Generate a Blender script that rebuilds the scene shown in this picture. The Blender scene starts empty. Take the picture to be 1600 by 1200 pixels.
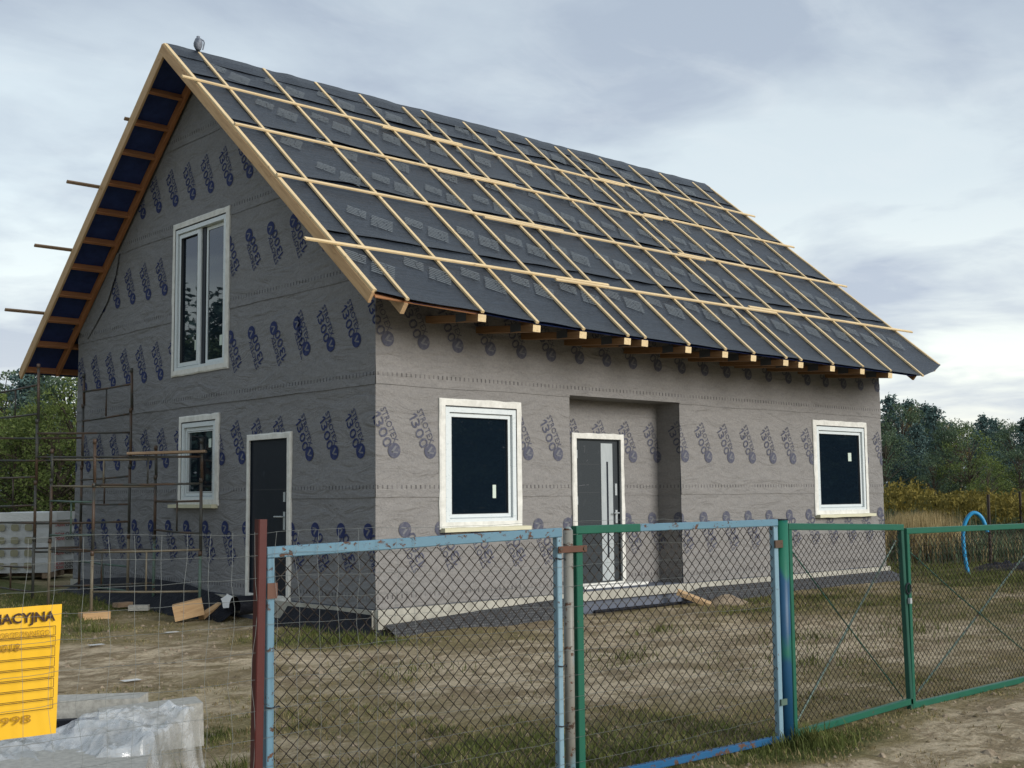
import bpy, math, random
from math import sin, cos, radians, pi, sqrt, floor
from mathutils import Vector, Matrix, noise
random.seed(7)
S = bpy.context.scene
C = S.collection

# ------------------------------------------------------------------ camera
cam = bpy.data.cameras.new('camera'); camo = bpy.data.objects.new('camera', cam); C.objects.link(camo)
F_PX, PITCH, ROLL, YAW = 1901.0, 0.09147, -0.00962, 0.82937
CAM = Vector((-8.0256, -11.0213, 1.65))
cam.sensor_width = 36; cam.lens = F_PX / 1600 * 36; cam.clip_end = 3000; cam.clip_start = 0.05
fw = Vector((cos(YAW) * cos(PITCH), sin(YAW) * cos(PITCH), sin(PITCH)))
rt0 = Vector((sin(YAW), -cos(YAW), 0)); up0 = rt0.cross(fw)
rt = rt0 * cos(ROLL) + up0 * sin(ROLL); up = -rt0 * sin(ROLL) + up0 * cos(ROLL)
camo.matrix_world = Matrix(((rt.x, up.x, -fw.x, CAM.x), (rt.y, up.y, -fw.y, CAM.y), (rt.z, up.z, -fw.z, CAM.z), (0, 0, 0, 1)))
S.camera = camo
S.render.resolution_x, S.render.resolution_y = 1024, 768
S.view_settings.view_transform = 'Standard'; S.view_settings.look = 'None'
S.view_settings.exposure = 1.08; S.view_settings.gamma = 1
S.cycles.max_bounces = 7; S.cycles.diffuse_bounces = 2; S.cycles.transparent_max_bounces = 8

# ------------------------------------------------------------------ node helpers
class N:
    def __init__(s, tree): s.t = tree
    def n(s, typ, ins=None, **kw):
        nd = s.t.nodes.new(typ)
        for k, v in kw.items(): setattr(nd, k, v)
        for k, v in (ins or {}).items(): s.set(nd, k, v)
        return nd
    def set(s, nd, k, v):
        sock = nd.inputs[k]
        if hasattr(v, 'is_output'): s.t.links.new(v, sock)
        else:
            if hasattr(sock.default_value, '__len__') and not hasattr(v, '__len__'): v = (v,) * len(sock.default_value)
            if hasattr(v, '__len__') and len(v) == 3 and len(sock.default_value) == 4: v = (*v, 1)
            sock.default_value = v
    def m(s, op, a, b=None, c=None):
        nd = s.n('ShaderNodeMath', operation=op); s.set(nd, 0, a)
        if b is not None: s.set(nd, 1, b)
        if c is not None: s.set(nd, 2, c)
        return nd.outputs[0]
    def vm(s, op, a, b=None):
        nd = s.n('ShaderNodeVectorMath', operation=op); s.set(nd, 0, a)
        if b is not None: s.set(nd, 1, b)
        return nd.outputs[0]
    def mix(s, f, a, b, blend='MIX'):
        nd = s.n('ShaderNodeMix', data_type='RGBA', blend_type=blend); s.set(nd, 0, f); s.set(nd, 6, a); s.set(nd, 7, b); return nd.outputs[2]
    def noise(s, vec, scale, detail=4, rough=.55, dist=0):
        nd = s.n('ShaderNodeTexNoise', {'Scale': scale, 'Detail': detail, 'Roughness': rough, 'Distortion': dist})
        if vec is not None: s.set(nd, 'Vector', vec)
        return nd.outputs['Fac']
    def ramp(s, f, stops, interp='LINEAR'):
        nd = s.n('ShaderNodeValToRGB'); s.set(nd, 0, f); r = nd.color_ramp; r.interpolation = interp
        while len(r.elements) < len(stops): r.elements.new(0.5)
        for e, (p, c) in zip(r.elements, stops):
            e.position = p; e.color = (c, c, c, 1) if not hasattr(c, '__len__') else (*c, 1)
        return nd.outputs[0]
    def mr(s, v, a, b, c=0, d=1):
        nd = s.n('ShaderNodeMapRange', {0: v, 1: a, 2: b, 3: c, 4: d}); return nd.outputs[0]
    def bump(s, h, strength=.3, dist=.01):
        return s.n('ShaderNodeBump', {'Strength': strength, 'Distance': dist, 'Height': h}).outputs[0]
    def scale(s, v, sc): return s.vm('MULTIPLY', v, sc)

MATS = {}
def material(name):
    def deco(fn):
        m = bpy.data.materials.new(name); m.use_nodes = True; t = m.node_tree; t.nodes.clear()
        k = N(t); out = k.n('ShaderNodeOutputMaterial'); co = k.n('ShaderNodeTexCoord'); oi = k.n('ShaderNodeObjectInfo')
        b = k.n('ShaderNodeBsdfPrincipled', {'Roughness': .7, 'Specular IOR Level': .3})
        r = fn(k, co.outputs['Object'], oi.outputs['Random'], b)
        t.links.new(b.outputs[0] if r is None else r, out.inputs[0]); MATS[name] = m
        return fn
    return deco

# ------------------------------------------------------------------ sky and sun
SUN_EL, SUN_AZ = radians(20), radians(-79)          # direction TO the sun, azimuth measured from +X
w = bpy.data.worlds.new('World'); S.world = w; w.use_nodes = True; t = w.node_tree; t.nodes.clear(); k = N(t)
tc = k.n('ShaderNodeTexCoord').outputs['Generated']
sep = k.n('ShaderNodeSeparateXYZ', {0: tc}); Zd = sep.outputs[2]
sky = k.n('ShaderNodeTexSky', sky_type='NISHITA', sun_disc=False, sun_elevation=radians(14), sun_rotation=pi / 2 - SUN_AZ, air_density=1.2, dust_density=3, ozone_density=1.5)
zz = k.m('ADD', k.m('MAXIMUM', Zd, 0.0), 0.11)
pl = k.n('ShaderNodeCombineXYZ', {0: k.m('DIVIDE', sep.outputs[0], zz), 1: k.m('DIVIDE', sep.outputs[1], zz), 2: 0.0}).outputs[0]
n1 = k.noise(k.vm('ADD', pl, (3.1, 1.7, 0)), 0.75, 7, .52, .35)
n2 = k.noise(k.vm('ADD', pl, (11.3, 5.2, 0)), 2.1, 6, .55, .4)
glow = k.ramp(Zd, [(0, (.40, .47, .52)), (.022, (.50, .56, .59)), (.05, (.80, .82, .78)), (.085, (.88, .92, .86)), (.14, (.76, .81, .80)), (.24, (.60, .665, .70)), (.4, (.52, .58, .62)), (1, (.46, .52, .57))])
glow = k.mix(.25, glow, k.scale(sky.outputs[0], .11))
dark = k.ramp(Zd, [(0, (.37, .42, .48)), (.06, (.43, .47, .52)), (.15, (.34, .39, .47)), (.5, (.27, .325, .40)), (1, (.25, .30, .375))])
cov = k.mr(k.m('ADD', k.m('MULTIPLY', n1, .66), k.m('MULTIPLY', n2, .34)), .43, .575)
cov = k.m('MULTIPLY', cov, k.mr(Zd, 0.0, .25, .85, .95))
wcol = k.mix(cov, glow, dark)
wisp = k.mr(k.noise(k.vm('ADD', k.scale(pl, (1, 1.6, 1)), (1.3, 8.2, 0)), 3.4, 6, .6, .6), .50, .80, 0, .28)
wcol = k.mix(k.m('MULTIPLY', wisp, k.mr(Zd, .02, .16)), wcol, (.56, .60, .625))
bg = k.n('ShaderNodeBackground', {'Color': wcol, 'Strength': .70}); wo = k.n('ShaderNodeOutputWorld'); t.links.new(bg.outputs[0], wo.inputs[0])
sl = bpy.data.lights.new('sun', 'SUN'); sl.energy = 1.5; sl.angle = radians(30); sl.color = (1, .965, .915)
so = bpy.data.objects.new('sun', sl); C.objects.link(so)
so.rotation_euler = Vector((-cos(SUN_AZ) * cos(SUN_EL), -sin(SUN_AZ) * cos(SUN_EL), -sin(SUN_EL))).to_track_quat('-Z', 'Y').to_euler()
so.location = (8, -20, 15)

# ------------------------------------------------------------------ object helpers
W = {}
def link(o, parent=None, M=None):
    C.objects.link(o); M = M or Matrix()
    if parent is not None:
        o.parent = parent; o.matrix_parent_inverse = W[parent].inverted()
    o.matrix_basis = M; W[o] = M
    return o
def tag(o, label=None, cat=None, group=None, kind=None):
    if label: o['label'] = label
    if cat: o['category'] = cat
    if group: o['group'] = group
    if kind: o['kind'] = kind
    return o
def thing(name, label, cat, loc=(0, 0, 0), group=None):
    o = bpy.data.objects.new(name, None); o.empty_display_size = .1
    return tag(link(o, None, Matrix.Translation(loc)), label, cat, group)
def mk(name, vs, fs, mat, parent=None, M=None, smooth=False, kind=None, mi=None):
    me = bpy.data.meshes.new(name); me.from_pydata([tuple(v) for v in vs], [], fs)
    for x in (mat if isinstance(mat, (list, tuple)) else [mat]): me.materials.append(MATS[x])
    if mi: me.polygons.foreach_set('material_index', mi)
    if smooth: me.polygons.foreach_set('use_smooth', [True] * len(me.polygons))
    me.update()
    o = bpy.data.objects.new(name, me)
    if kind: o['kind'] = kind
    return link(o, parent, M)
def inst(src, parent=None, M=None, name=None):
    o = src.copy() if name is None else bpy.data.objects.new(name, src.data)
    o.parent = None
    return link(o, parent, M)
class B:
    def __init__(s): s.v = []; s.f = []; s.mi = []
    def add(s, vs, fs, mi=0):
        o = len(s.v); s.v += [Vector(v) for v in vs]; s.f += [tuple(i + o for i in f) for f in fs]; s.mi += [mi] * len(fs)
    def box(s, a, b, mi=0, M=None):
        x0, y0, z0 = a; x1, y1, z1 = b
        vs = [Vector(p) for p in ((x0, y0, z0), (x1, y0, z0), (x1, y1, z0), (x0, y1, z0), (x0, y0, z1), (x1, y0, z1), (x1, y1, z1), (x0, y1, z1))]
        if M: vs = [M @ v for v in vs]
        s.add(vs, [(0, 3, 2, 1), (4, 5, 6, 7), (0, 1, 5, 4), (1, 2, 6, 5), (2, 3, 7, 6), (3, 0, 4, 7)], mi)
    def tube(s, pts, r, n=6, mi=0, caps=True):
        pts = [Vector(p) for p in pts]; o = len(s.v); nn = None
        for i, p in enumerate(pts):
            d = (pts[min(i + 1, len(pts) - 1)] - pts[max(i - 1, 0)]).normalized()
            if nn is None: nn = d.orthogonal().normalized()
            nn = (nn - d * nn.dot(d)).normalized(); bb = d.cross(nn); rr = r[i] if hasattr(r, '__len__') else r
            for j in range(n): a = 2 * pi * j / n; s.v.append(p + nn * (rr * cos(a)) + bb * (rr * sin(a)))
        for i in range(len(pts) - 1):
            for j in range(n):
                a = o + i * n + j; b = o + i * n + (j + 1) % n; s.f.append((a, b, b + n, a + n)); s.mi.append(mi)
        if caps:
            s.f.append(tuple(o + j for j in reversed(range(n)))); s.f.append(tuple(o + (len(pts) - 1) * n + j for j in range(n))); s.mi += [mi, mi]
    def mk(s, name, mat, parent=None, M=None, smooth=False, kind=None):
        return mk(name, s.v, s.f, mat, parent, M, smooth, kind, s.mi)
def frame_M(p0, p1, upv=(0, 0, 1)):
    p0 = Vector(p0); p1 = Vector(p1); x = (p1 - p0).normalized(); y = Vector(upv).cross(x).normalized(); z = x.cross(y)
    return Matrix(((x.x, y.x, z.x, p0.x), (x.y, y.y, z.y, p0.y), (x.z, y.z, z.z, p0.z), (0, 0, 0, 1))), (p1 - p0).length
def bar(name, p0, p1, wd, ht, mat, parent, upv=(0, 0, 1), bev=.004, kind=None):
    """timber or steel bar, length along local X, width Y, height Z, chamfered"""
    M, L = frame_M(p0, p1, upv); b = B(); h = wd / 2; g = ht / 2; e = min(bev, h * .45, g * .45)
    prof = [(-h + e, -g), (h - e, -g), (h, -g + e), (h, g - e), (h - e, g), (-h + e, g), (-h, g - e), (-h, -g + e)]
    vs = [(0, y, z) for y, z in prof] + [(L, y, z) for y, z in prof]
    fs = [(i, (i + 1) % 8, (i + 1) % 8 + 8, i + 8) for i in range(8)] + [tuple(reversed(range(8))), tuple(range(8, 16))]
    b.add(vs, fs)
    return b.mk(name, mat, parent, M, kind=kind)
def nz(x, y, z=0.0): return noise.noise(Vector((x, y, z)))
def fbm(x, y, z=0.0, o=4): return noise.fractal(Vector((x, y, z)), 1.0, 2.0, o)
def sm(a, b, x):
    t = max(0, min(1, (x - a) / (b - a))); return t * t * (3 - 2 * t)

# ------------------------------------------------------------------ materials
@material('wood')
def _(k, co, rnd, b):
    v = k.vm('ADD', k.scale(co, (1.2, 14, 14)), k.n('ShaderNodeCombineXYZ', {0: k.m('MULTIPLY', rnd, 37.0), 1: k.m('MULTIPLY', rnd, 91.0), 2: 0.0}).outputs[0])
    g = k.noise(v, 2.2, 6, .6, .5); kn = k.ramp(k.noise(k.scale(co, (5, 12, 12)), 1.5, 2), [(.28, 1.0), (.34, 0.0)])
    c = k.ramp(g, [(.25, (.32, .185, .085)), (.5, (.46, .29, .145)), (.75, (.55, .37, .20))])
    c = k.mix(k.m('MULTIPLY', rnd, .45), c, (.47, .36, .23)); c = k.mix(k.m('MULTIPLY', kn, .5), c, (.20, .10, .05))
    k.set(b, 'Base Color', c); k.set(b, 'Normal', k.bump(g, .25, .003)); k.set(b, 'Roughness', .75)
@material('batten_wood')
def _(k, co, rnd, b):
    v = k.vm('ADD', k.scale(co, (1.0, 18, 18)), k.n('ShaderNodeCombineXYZ', {0: k.m('MULTIPLY', rnd, 53.0), 1: k.m('MULTIPLY', rnd, 17.0), 2: 0.0}).outputs[0])
    g = k.noise(v, 2.0, 6, .6, .5); kn = k.ramp(k.noise(k.scale(v, (4, .6, .6)), 1.7, 2), [(.27, 1.0), (.33, 0.0)])
    c = k.ramp(g, [(.25, (.46, .33, .165)), (.5, (.66, .51, .29)), (.8, (.76, .62, .40))])
    c = k.mix(k.m('MULTIPLY', rnd, .5), c, (.50, .39, .24)); c = k.mix(k.m('MULTIPLY', kn, .55), c, (.24, .13, .06))
    k.set(b, 'Base Color', c); k.set(b, 'Normal', k.bump(g, .2, .003)); k.set(b, 'Roughness', .7)
@material('red_wood')
def _(k, co, rnd, b):
    g = k.noise(k.scale(co, (1.2, 14, 14)), 2.5, 6, .6, .5)
    c = k.ramp(g, [(.25, (.22, .085, .035)), (.55, (.34, .15, .065)), (.8, (.42, .21, .10))])
    k.set(b, 'Base Color', k.mix(k.m('MULTIPLY', rnd, .4), c, (.30, .16, .08))); k.set(b, 'Roughness', .7)
@material('shaded_wood')  # eave shade on rafters and tail sides is put into this brown
def _(k, co, rnd, b):
    g = k.noise(k.scale(co, (1.2, 14, 14)), 2.5, 6, .6, .5)
    c = k.ramp(g, [(.25, (.13, .068, .03)), (.55, (.20, .112, .052)), (.8, (.27, .16, .08))])
    k.set(b, 'Base Color', k.mix(k.m('MULTIPLY', rnd, .4), c, (.27, .15, .07))); k.set(b, 'Roughness', .75)
@material('old_wood')
def _(k, co, rnd, b):
    g = k.noise(k.scale(co, (1.5, 16, 16)), 2.5, 6, .65, .5)
    k.set(b, 'Base Color', k.ramp(g, [(.25, (.13, .085, .055)), (.55, (.25, .18, .12)), (.8, (.36, .28, .20))])); k.set(b, 'Normal', k.bump(g, .5, .005)); k.set(b, 'Roughness', .85)
def stitch(k, along, z):
    out = None
    for lap in LAPS:
        zl = k.m('ABSOLUTE', k.m('SUBTRACT', z, lap + .12))
        a = k.m('LESS_THAN', zl, .022); out = a if out is None else k.m('MAXIMUM', out, a)
    tick = k.m('LESS_THAN', k.m('FRACT', k.m('MULTIPLY', along, 15.0)), .30)
    return k.m('MULTIPLY', out, tick)
LAPS = [.42, 1.64, 2.91, 4.15, 5.41, 6.66]
def membrane(name, tint):
  @material(name)
  def _(k, co, rnd, b):
    sp = k.n('ShaderNodeSeparateXYZ', {0: co}); al = k.m('ADD', sp.outputs[0], sp.outputs[1]); z = sp.outputs[2]
    big = k.noise(co, .9, 5, .6); fine = k.noise(co, 38, 4, .7); mid = k.noise(k.scale(co, (1, 1, 2.6)), 5.5, 5, .65, .3)
    c = k.ramp(fine, [(.2, (.165, .162, .160)), (.5, (.225, .219, .214)), (.8, (.28, .272, .262))])
    c = k.mix(k.mr(mid, .38, .68, 0, .35), c, (.295, .286, .272)); c = k.mix(k.mr(big, .35, .7, 0, .3), c, (.188, .185, .183))
    c = k.mix(k.mr(k.noise(co, 3.0, 6, .7), .58, .8, 0, .4), c, (.152, .148, .146))
    st = stitch(k, al, z); fade = k.mr(k.noise(co, 2.3, 3), .35, .55, .15, .75)
    c = k.mix(k.m('MULTIPLY', st, fade), c, (.045, .042, .045))
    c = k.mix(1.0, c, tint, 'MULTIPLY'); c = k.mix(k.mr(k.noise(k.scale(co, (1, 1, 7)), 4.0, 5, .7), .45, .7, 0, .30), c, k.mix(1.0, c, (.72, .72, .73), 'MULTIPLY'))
    k.set(b, 'Base Color', c); k.set(b, 'Roughness', .82); k.set(b, 'Specular IOR Level', .2)
    wr = k.noise(k.scale(co, (.55, .55, 1.6)), 3.2, 6, .55, 1.2)
    h = k.m('ADD', k.m('MULTIPLY', wr, 1.0), k.m('MULTIPLY', fine, .10)); cr = k.m('ABSOLUTE', k.m('SUBTRACT', k.noise(k.scale(co, (.5, .5, 1.5)), 1.5, 2, .5, .5), .5)); h = k.m('ADD', h, k.m('MULTIPLY', k.m('MULTIPLY', k.mr(cr, 0, .09), k.mr(k.noise(co, .8, 2), .45, .6)), .16)); k.set(b, 'Normal', k.bump(h, .95, .055))
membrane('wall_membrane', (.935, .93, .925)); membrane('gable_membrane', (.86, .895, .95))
def ink(name, lo, mid, hi):
    @material(name)
    def _(k, co, rnd, b):
        k.set(b, 'Base Color', k.ramp(k.noise(co, 22, 4, .7), [(.25, lo), (.5, mid), (.78, hi)])); k.set(b, 'Roughness', .8)
ink('print_ink', (.052, .056, .085), (.078, .082, .115), (.15, .148, .155)); ink('gable_ink', (.011, .018, .070), (.020, .031, .105), (.05, .06, .125))  # gable print is darker and bluer than the front print
@material('print_mark')
def _(k, co, rnd, b): k.set(b, 'Base Color', (.15, .155, .17)); k.set(b, 'Roughness', .8)
@material('roof_membrane')
def _(k, co, rnd, b):
    fine = k.noise(k.scale(co, (1, 1, 1)), 34, 4, .75); st = k.noise(k.scale(co, (.6, 5, 5)), 3.0, 5, .6, .6)
    c = k.ramp(fine, [(.25, (.006, .008, .012)), (.5, (.015, .020, .028)), (.75, (.043, .054, .070))])
    c = k.mix(k.mr(st, .45, .7, 0, .5), c, (.028, .038, .054))
    k.set(b, 'Base Color', c); k.set(b, 'Roughness', .46); k.set(b, 'Specular IOR Level', .42)
    k.set(b, 'Normal', k.bump(k.m('ADD', k.m('MULTIPLY', st, .8), k.m('MULTIPLY', fine, .25)), .7, .02))
@material('roof_print')
def _(k, co, rnd, b):
    f = k.noise(co, 60, 3, .7)
    k.set(b, 'Base Color', k.ramp(f, [(.3, (.10, .115, .125)), (.7, (.175, .195, .205))])); k.set(b, 'Roughness', .6)
@material('underlay')
def _(k, co, rnd, b):
    k.set(b, 'Base Color', k.ramp(k.noise(co, 6, 5, .7), [(.3, (.016, .032, .12)), (.7, (.03, .056, .19))])); k.set(b, 'Roughness', .6)
@material('pvc')
def _(k, co, rnd, b):
    d = k.noise(k.scale(co, (14, 14, 40)), 1.6, 3, .6); d2 = k.noise(co, 9, 3)
    c = k.mix(k.mr(d, .60, .68, 0, .55), (.62, .67, .68), (.33, .41, .43)); c = k.mix(k.mr(d2, .4, .7, 0, .25), c, (.50, .57, .60))
    k.set(b, 'Base Color', c); k.set(b, 'Roughness', .35); k.set(b, 'Specular IOR Level', .5)
@material('tape')
def _(k, co, rnd, b):
    f = k.noise(co, 12, 5, .6)
    k.set(b, 'Base Color', k.ramp(f, [(.3, (.55, .55, .51)), (.7, (.72, .72, .68))])); k.set(b, 'Roughness', .7); k.set(b, 'Normal', k.bump(k.noise(co, 25, 3), .35, .01))
@material('seam')
def _(k, co, rnd, b): k.set(b, 'Base Color', (.05, .055, .06)); k.set(b, 'Roughness', .6)
@material('sill_foam')
def _(k, co, rnd, b):
    k.set(b, 'Base Color', k.mix(k.noise(co, 8, 4), (.50, .49, .35), (.62, .60, .45))); k.set(b, 'Roughness', .8)
@material('plinth_board')
def _(k, co, rnd, b):
    k.set(b, 'Base Color', k.ramp(k.noise(co, 5, 6, .65), [(.3, (.26, .25, .215)), (.6, (.385, .375, .325)), (.8, (.44, .43, .375))])); k.set(b, 'Roughness', .85)
    k.set(b, 'Normal', k.bump(k.noise(co, 40, 3), .3, .005))
@material('foil_black')
def _(k, co, rnd, b):
    f = k.noise(co, 9, 4, .6, .8)
    k.set(b, 'Base Color', k.ramp(f, [(.3, (.006, .007, .011)), (.7, (.015, .017, .023))])); k.set(b, 'Roughness', .6); k.set(b, 'Specular IOR Level', .15); k.set(b, 'Normal', k.bump(f, .7, .03))
@material('dimple_grey')
def _(k, co, rnd, b):
    v = k.n('ShaderNodeTexVoronoi', {'Vector': k.scale(co, (1, 1, 1)), 'Scale': 38.0, 'Randomness': .25}).outputs['Distance']
    k.set(b, 'Base Color', k.ramp(v, [(.1, (.12, .123, .126)), (.4, (.038, .040, .043))])); k.set(b, 'Roughness', .5); k.set(b, 'Normal', k.bump(v, .9, .01))
@material('glass')
def _(k, co, rnd, b):
    fr = k.n('ShaderNodeFresnel', {'IOR': 1.6}).outputs[0]
    nb = k.bump(k.noise(co, 1.6, 2), .012, .05)
    gl = k.n('ShaderNodeBsdfGlossy', {'Color': (.93, .97, 1), 'Roughness': .015, 'Normal': nb}); tr = k.n('ShaderNodeBsdfTransparent', {'Color': (.42, .47, .50)})
    df = k.n('ShaderNodeBsdfDiffuse', {'Color': (.008, .016, .027)}); tr = k.n('ShaderNodeMixShader', {0: .6, 1: tr.outputs[0], 2: df.outputs[0]})  # navy diffuse stands in for mirrored woods and the dim interior
    ms = k.n('ShaderNodeMixShader', {0: k.m('MINIMUM', k.m('MULTIPLY', fr, 1.3), 1.0), 1: tr.outputs[0], 2: gl.outputs[0]})
    return ms.outputs[0]
@material('interior')
def _(k, co, rnd, b): k.set(b, 'Base Color', k.mix(k.noise(co, 2, 4), (.08, .095, .13), (.12, .135, .17)))
@material('anthracite')
def _(k, co, rnd, b):
    f = k.noise(co, 60, 3); sm_ = k.noise(k.scale(co, (6, 6, 3)), 2.0, 5, .7)
    c = k.mix(k.mr(f, .3, .7), (.026, .032, .037), (.038, .046, .052)); c = k.mix(k.mr(sm_, .62, .75, 0, .35), c, (.10, .11, .115))
    k.set(b, 'Base Color', c); k.set(b, 'Roughness', .55); k.set(b, 'Specular IOR Level', .2)
@material('door_dark')
def _(k, co, rnd, b):
    sm_ = k.noise(k.scale(co, (6, 6, 3)), 2.0, 5, .7)
    k.set(b, 'Base Color', k.mix(k.mr(sm_, .6, .75, 0, .5), (.012, .017, .026), (.05, .065, .09))); k.set(b, 'Roughness', .4)
@material('steel')
def _(k, co, rnd, b):
    k.set(b, 'Base Color', k.mix(k.noise(k.scale(co, (8, 8, 2)), 3, 4), (.34, .38, .40), (.48, .52, .53))); k.set(b, 'Metallic', .35); k.set(b, 'Roughness', .45)
def paint(name, c0, c1, rust=.62, c2=None):
    @material(name)
    def _(k, co, rnd, b):
        p = k.vm('ADD', co, k.n('ShaderNodeCombineXYZ', {0: k.m('MULTIPLY', rnd, 31.0), 1: 0.0, 2: k.m('MULTIPLY', rnd, 13.0)}).outputs[0])
        c = k.mix(k.noise(p, 7, 5, .65), c0, c1)
        if c2: c = k.mix(k.mr(k.noise(k.scale(p, (1, 1, .8)), 2.2, 3, .5), .47, .53), c, c2)
        r = k.noise(k.scale(p, (1, 1, 1.6)), 15, 8, .72, .3); rm = k.mr(r, rust, rust + .03); rc = k.ramp(k.noise(p, 30, 4), [(.3, (.045, .030, .022)), (.7, (.125, .060, .035))])
        k.set(b, 'Base Color', k.mix(rm, c, rc)); k.set(b, 'Roughness', k.mr(rm, 0, 1, .45, .85)); k.set(b, 'Specular IOR Level', .35)
        k.set(b, 'Normal', k.bump(k.m('SUBTRACT', k.m('MULTIPLY', k.noise(p, 40, 3), .3), rm), .4, .003))
paint('paint_blue', (.085, .175, .24), (.125, .23, .295), .565)
paint('paint_pale_blue', (.145, .245, .31), (.20, .31, .37), .60)
paint('paint_green', (.008, .075, .048), (.012, .11, .068), .66)
paint('paint_green_dark', (.010, .055, .04), (.016, .085, .06), .68)
paint('paint_post', (.008, .07, .16), (.012, .05, .10), .74, (.012, .12, .075))
paint('paint_strong_blue', (.010, .075, .18), (.02, .105, .225), .55)
paint('paint_red', (.048, .009, .008), (.075, .014, .011), .66)
paint('paint_worn', (.23, .24, .22), (.16, .145, .12), .56, (.17, .28, .33))
paint('scaffold_rust', (.055, .038, .028), (.105, .068, .046), .60, (.050, .052, .047))
paint('scaffold_green', (.055, .10, .085), (.10, .15, .12), .58)
paint('scaffold_tan', (.20, .175, .125), (.12, .10, .07), .60)
paint('rust', (.075, .035, .024), (.13, .06, .038), .9)
paint('dark_post', (.018, .012, .010), (.04, .028, .02), .6)
@material('wire_rusty')
def _(k, co, rnd, b): k.set(b, 'Base Color', k.mix(k.noise(co, 12, 3), (.014, .011, .009), (.034, .025, .018))); k.set(b, 'Roughness', .7)
@material('wire_zinc')
def _(k, co, rnd, b): k.set(b, 'Base Color', (.17, .185, .18)); k.set(b, 'Roughness', .6)
@material('tie_black')
def _(k, co, rnd, b): k.set(b, 'Base Color', (.012, .016, .022)); k.set(b, 'Roughness', .5)
@material('sign_yellow')
def _(k, co, rnd, b):
    k.set(b, 'Base Color', k.mix(k.noise(co, 4, 4), (.66, .37, .003), (.74, .43, .006))); k.set(b, 'Roughness', .4); k.set(b, 'Specular IOR Level', .4)
@material('sign_ink')
def _(k, co, rnd, b): k.set(b, 'Base Color', (.035, .014, .008)); k.set(b, 'Roughness', .6)
@material('sign_pencil')
def _(k, co, rnd, b): k.set(b, 'Base Color', (.33, .17, .01)); k.set(b, 'Roughness', .6)
@material('foil_white')
def _(k, co, rnd, b):
    k.set(b, 'Base Color', k.mix(k.noise(co, 3, 4), (.60, .61, .60), (.74, .74, .72))); k.set(b, 'Roughness', .35); k.set(b, 'Normal', k.bump(k.noise(co, 11, 5, .6, 1), .5, .02))
@material('pack_grey')
def _(k, co, rnd, b): k.set(b, 'Base Color', k.mix(k.noise(co, 5, 4), (.42, .43, .43), (.54, .55, .54))); k.set(b, 'Roughness', .4); k.set(b, 'Normal', k.bump(k.noise(co, 8, 4, .6, 1), .5, .02))
@material('pack_tan')
def _(k, co, rnd, b): k.set(b, 'Base Color', k.mix(k.noise(co, 9, 4), (.22, .21, .14), (.31, .29, .19))); k.set(b, 'Roughness', .5)
@material('pack_red')
def _(k, co, rnd, b): k.set(b, 'Base Color', (.42, .03, .035)); k.set(b, 'Roughness', .5)
@material('pack_black')
def _(k, co, rnd, b): k.set(b, 'Base Color', (.03, .03, .032)); k.set(b, 'Roughness', .5)
@material('plastic_sheet')
def _(k, co, rnd, b):
    k.set(b, 'Base Color', k.mix(k.noise(co, 6, 5, .7, .5), (.55, .57, .59), (.72, .74, .75))); k.set(b, 'Roughness', .14); k.set(b, 'Specular IOR Level', .8)
    nb = k.bump(k.noise(co, 10, 4, .55, 1.5), .4, .02); k.set(b, 'Normal', nb)
    tr = k.n('ShaderNodeBsdfTransparent', {'Color': (.95, .96, .96)})
    ms = k.n('ShaderNodeMixShader', {0: k.mr(k.noise(co, 4, 5, .65), .36, .66, .12, .62), 1: tr.outputs[0], 2: b.outputs[0]})
    gl = k.n('ShaderNodeBsdfGlossy', {'Color': (1, 1, 1), 'Roughness': .12, 'Normal': nb})
    return k.n('ShaderNodeMixShader', {0: .13, 1: ms.outputs[0], 2: gl.outputs[0]}).outputs[0]
@material('block')
def _(k, co, rnd, b):
    f = k.noise(co, 30, 5, .7)
    k.set(b, 'Base Color', k.ramp(f, [(.3, (.26, .255, .23)), (.7, (.44, .43, .39))])); k.set(b, 'Roughness', .95); k.set(b, 'Normal', k.bump(f, .6, .006))
@material('hose')
def _(k, co, rnd, b): k.set(b, 'Base Color', k.mix(k.noise(co, 14, 3), (.015, .20, .42), (.03, .30, .55))); k.set(b, 'Roughness', .4)
@material('bundle_grey')
def _(k, co, rnd, b): k.set(b, 'Base Color', k.ramp(k.noise(co, 18, 4, .7), [(.35, (.06, .075, .10)), (.65, (.20, .22, .26))])); k.set(b, 'Roughness', .5)
@material('sticker')
def _(k, co, rnd, b): k.set(b, 'Base Color', (.52, .60, .53)); k.set(b, 'Roughness', .5)
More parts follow.
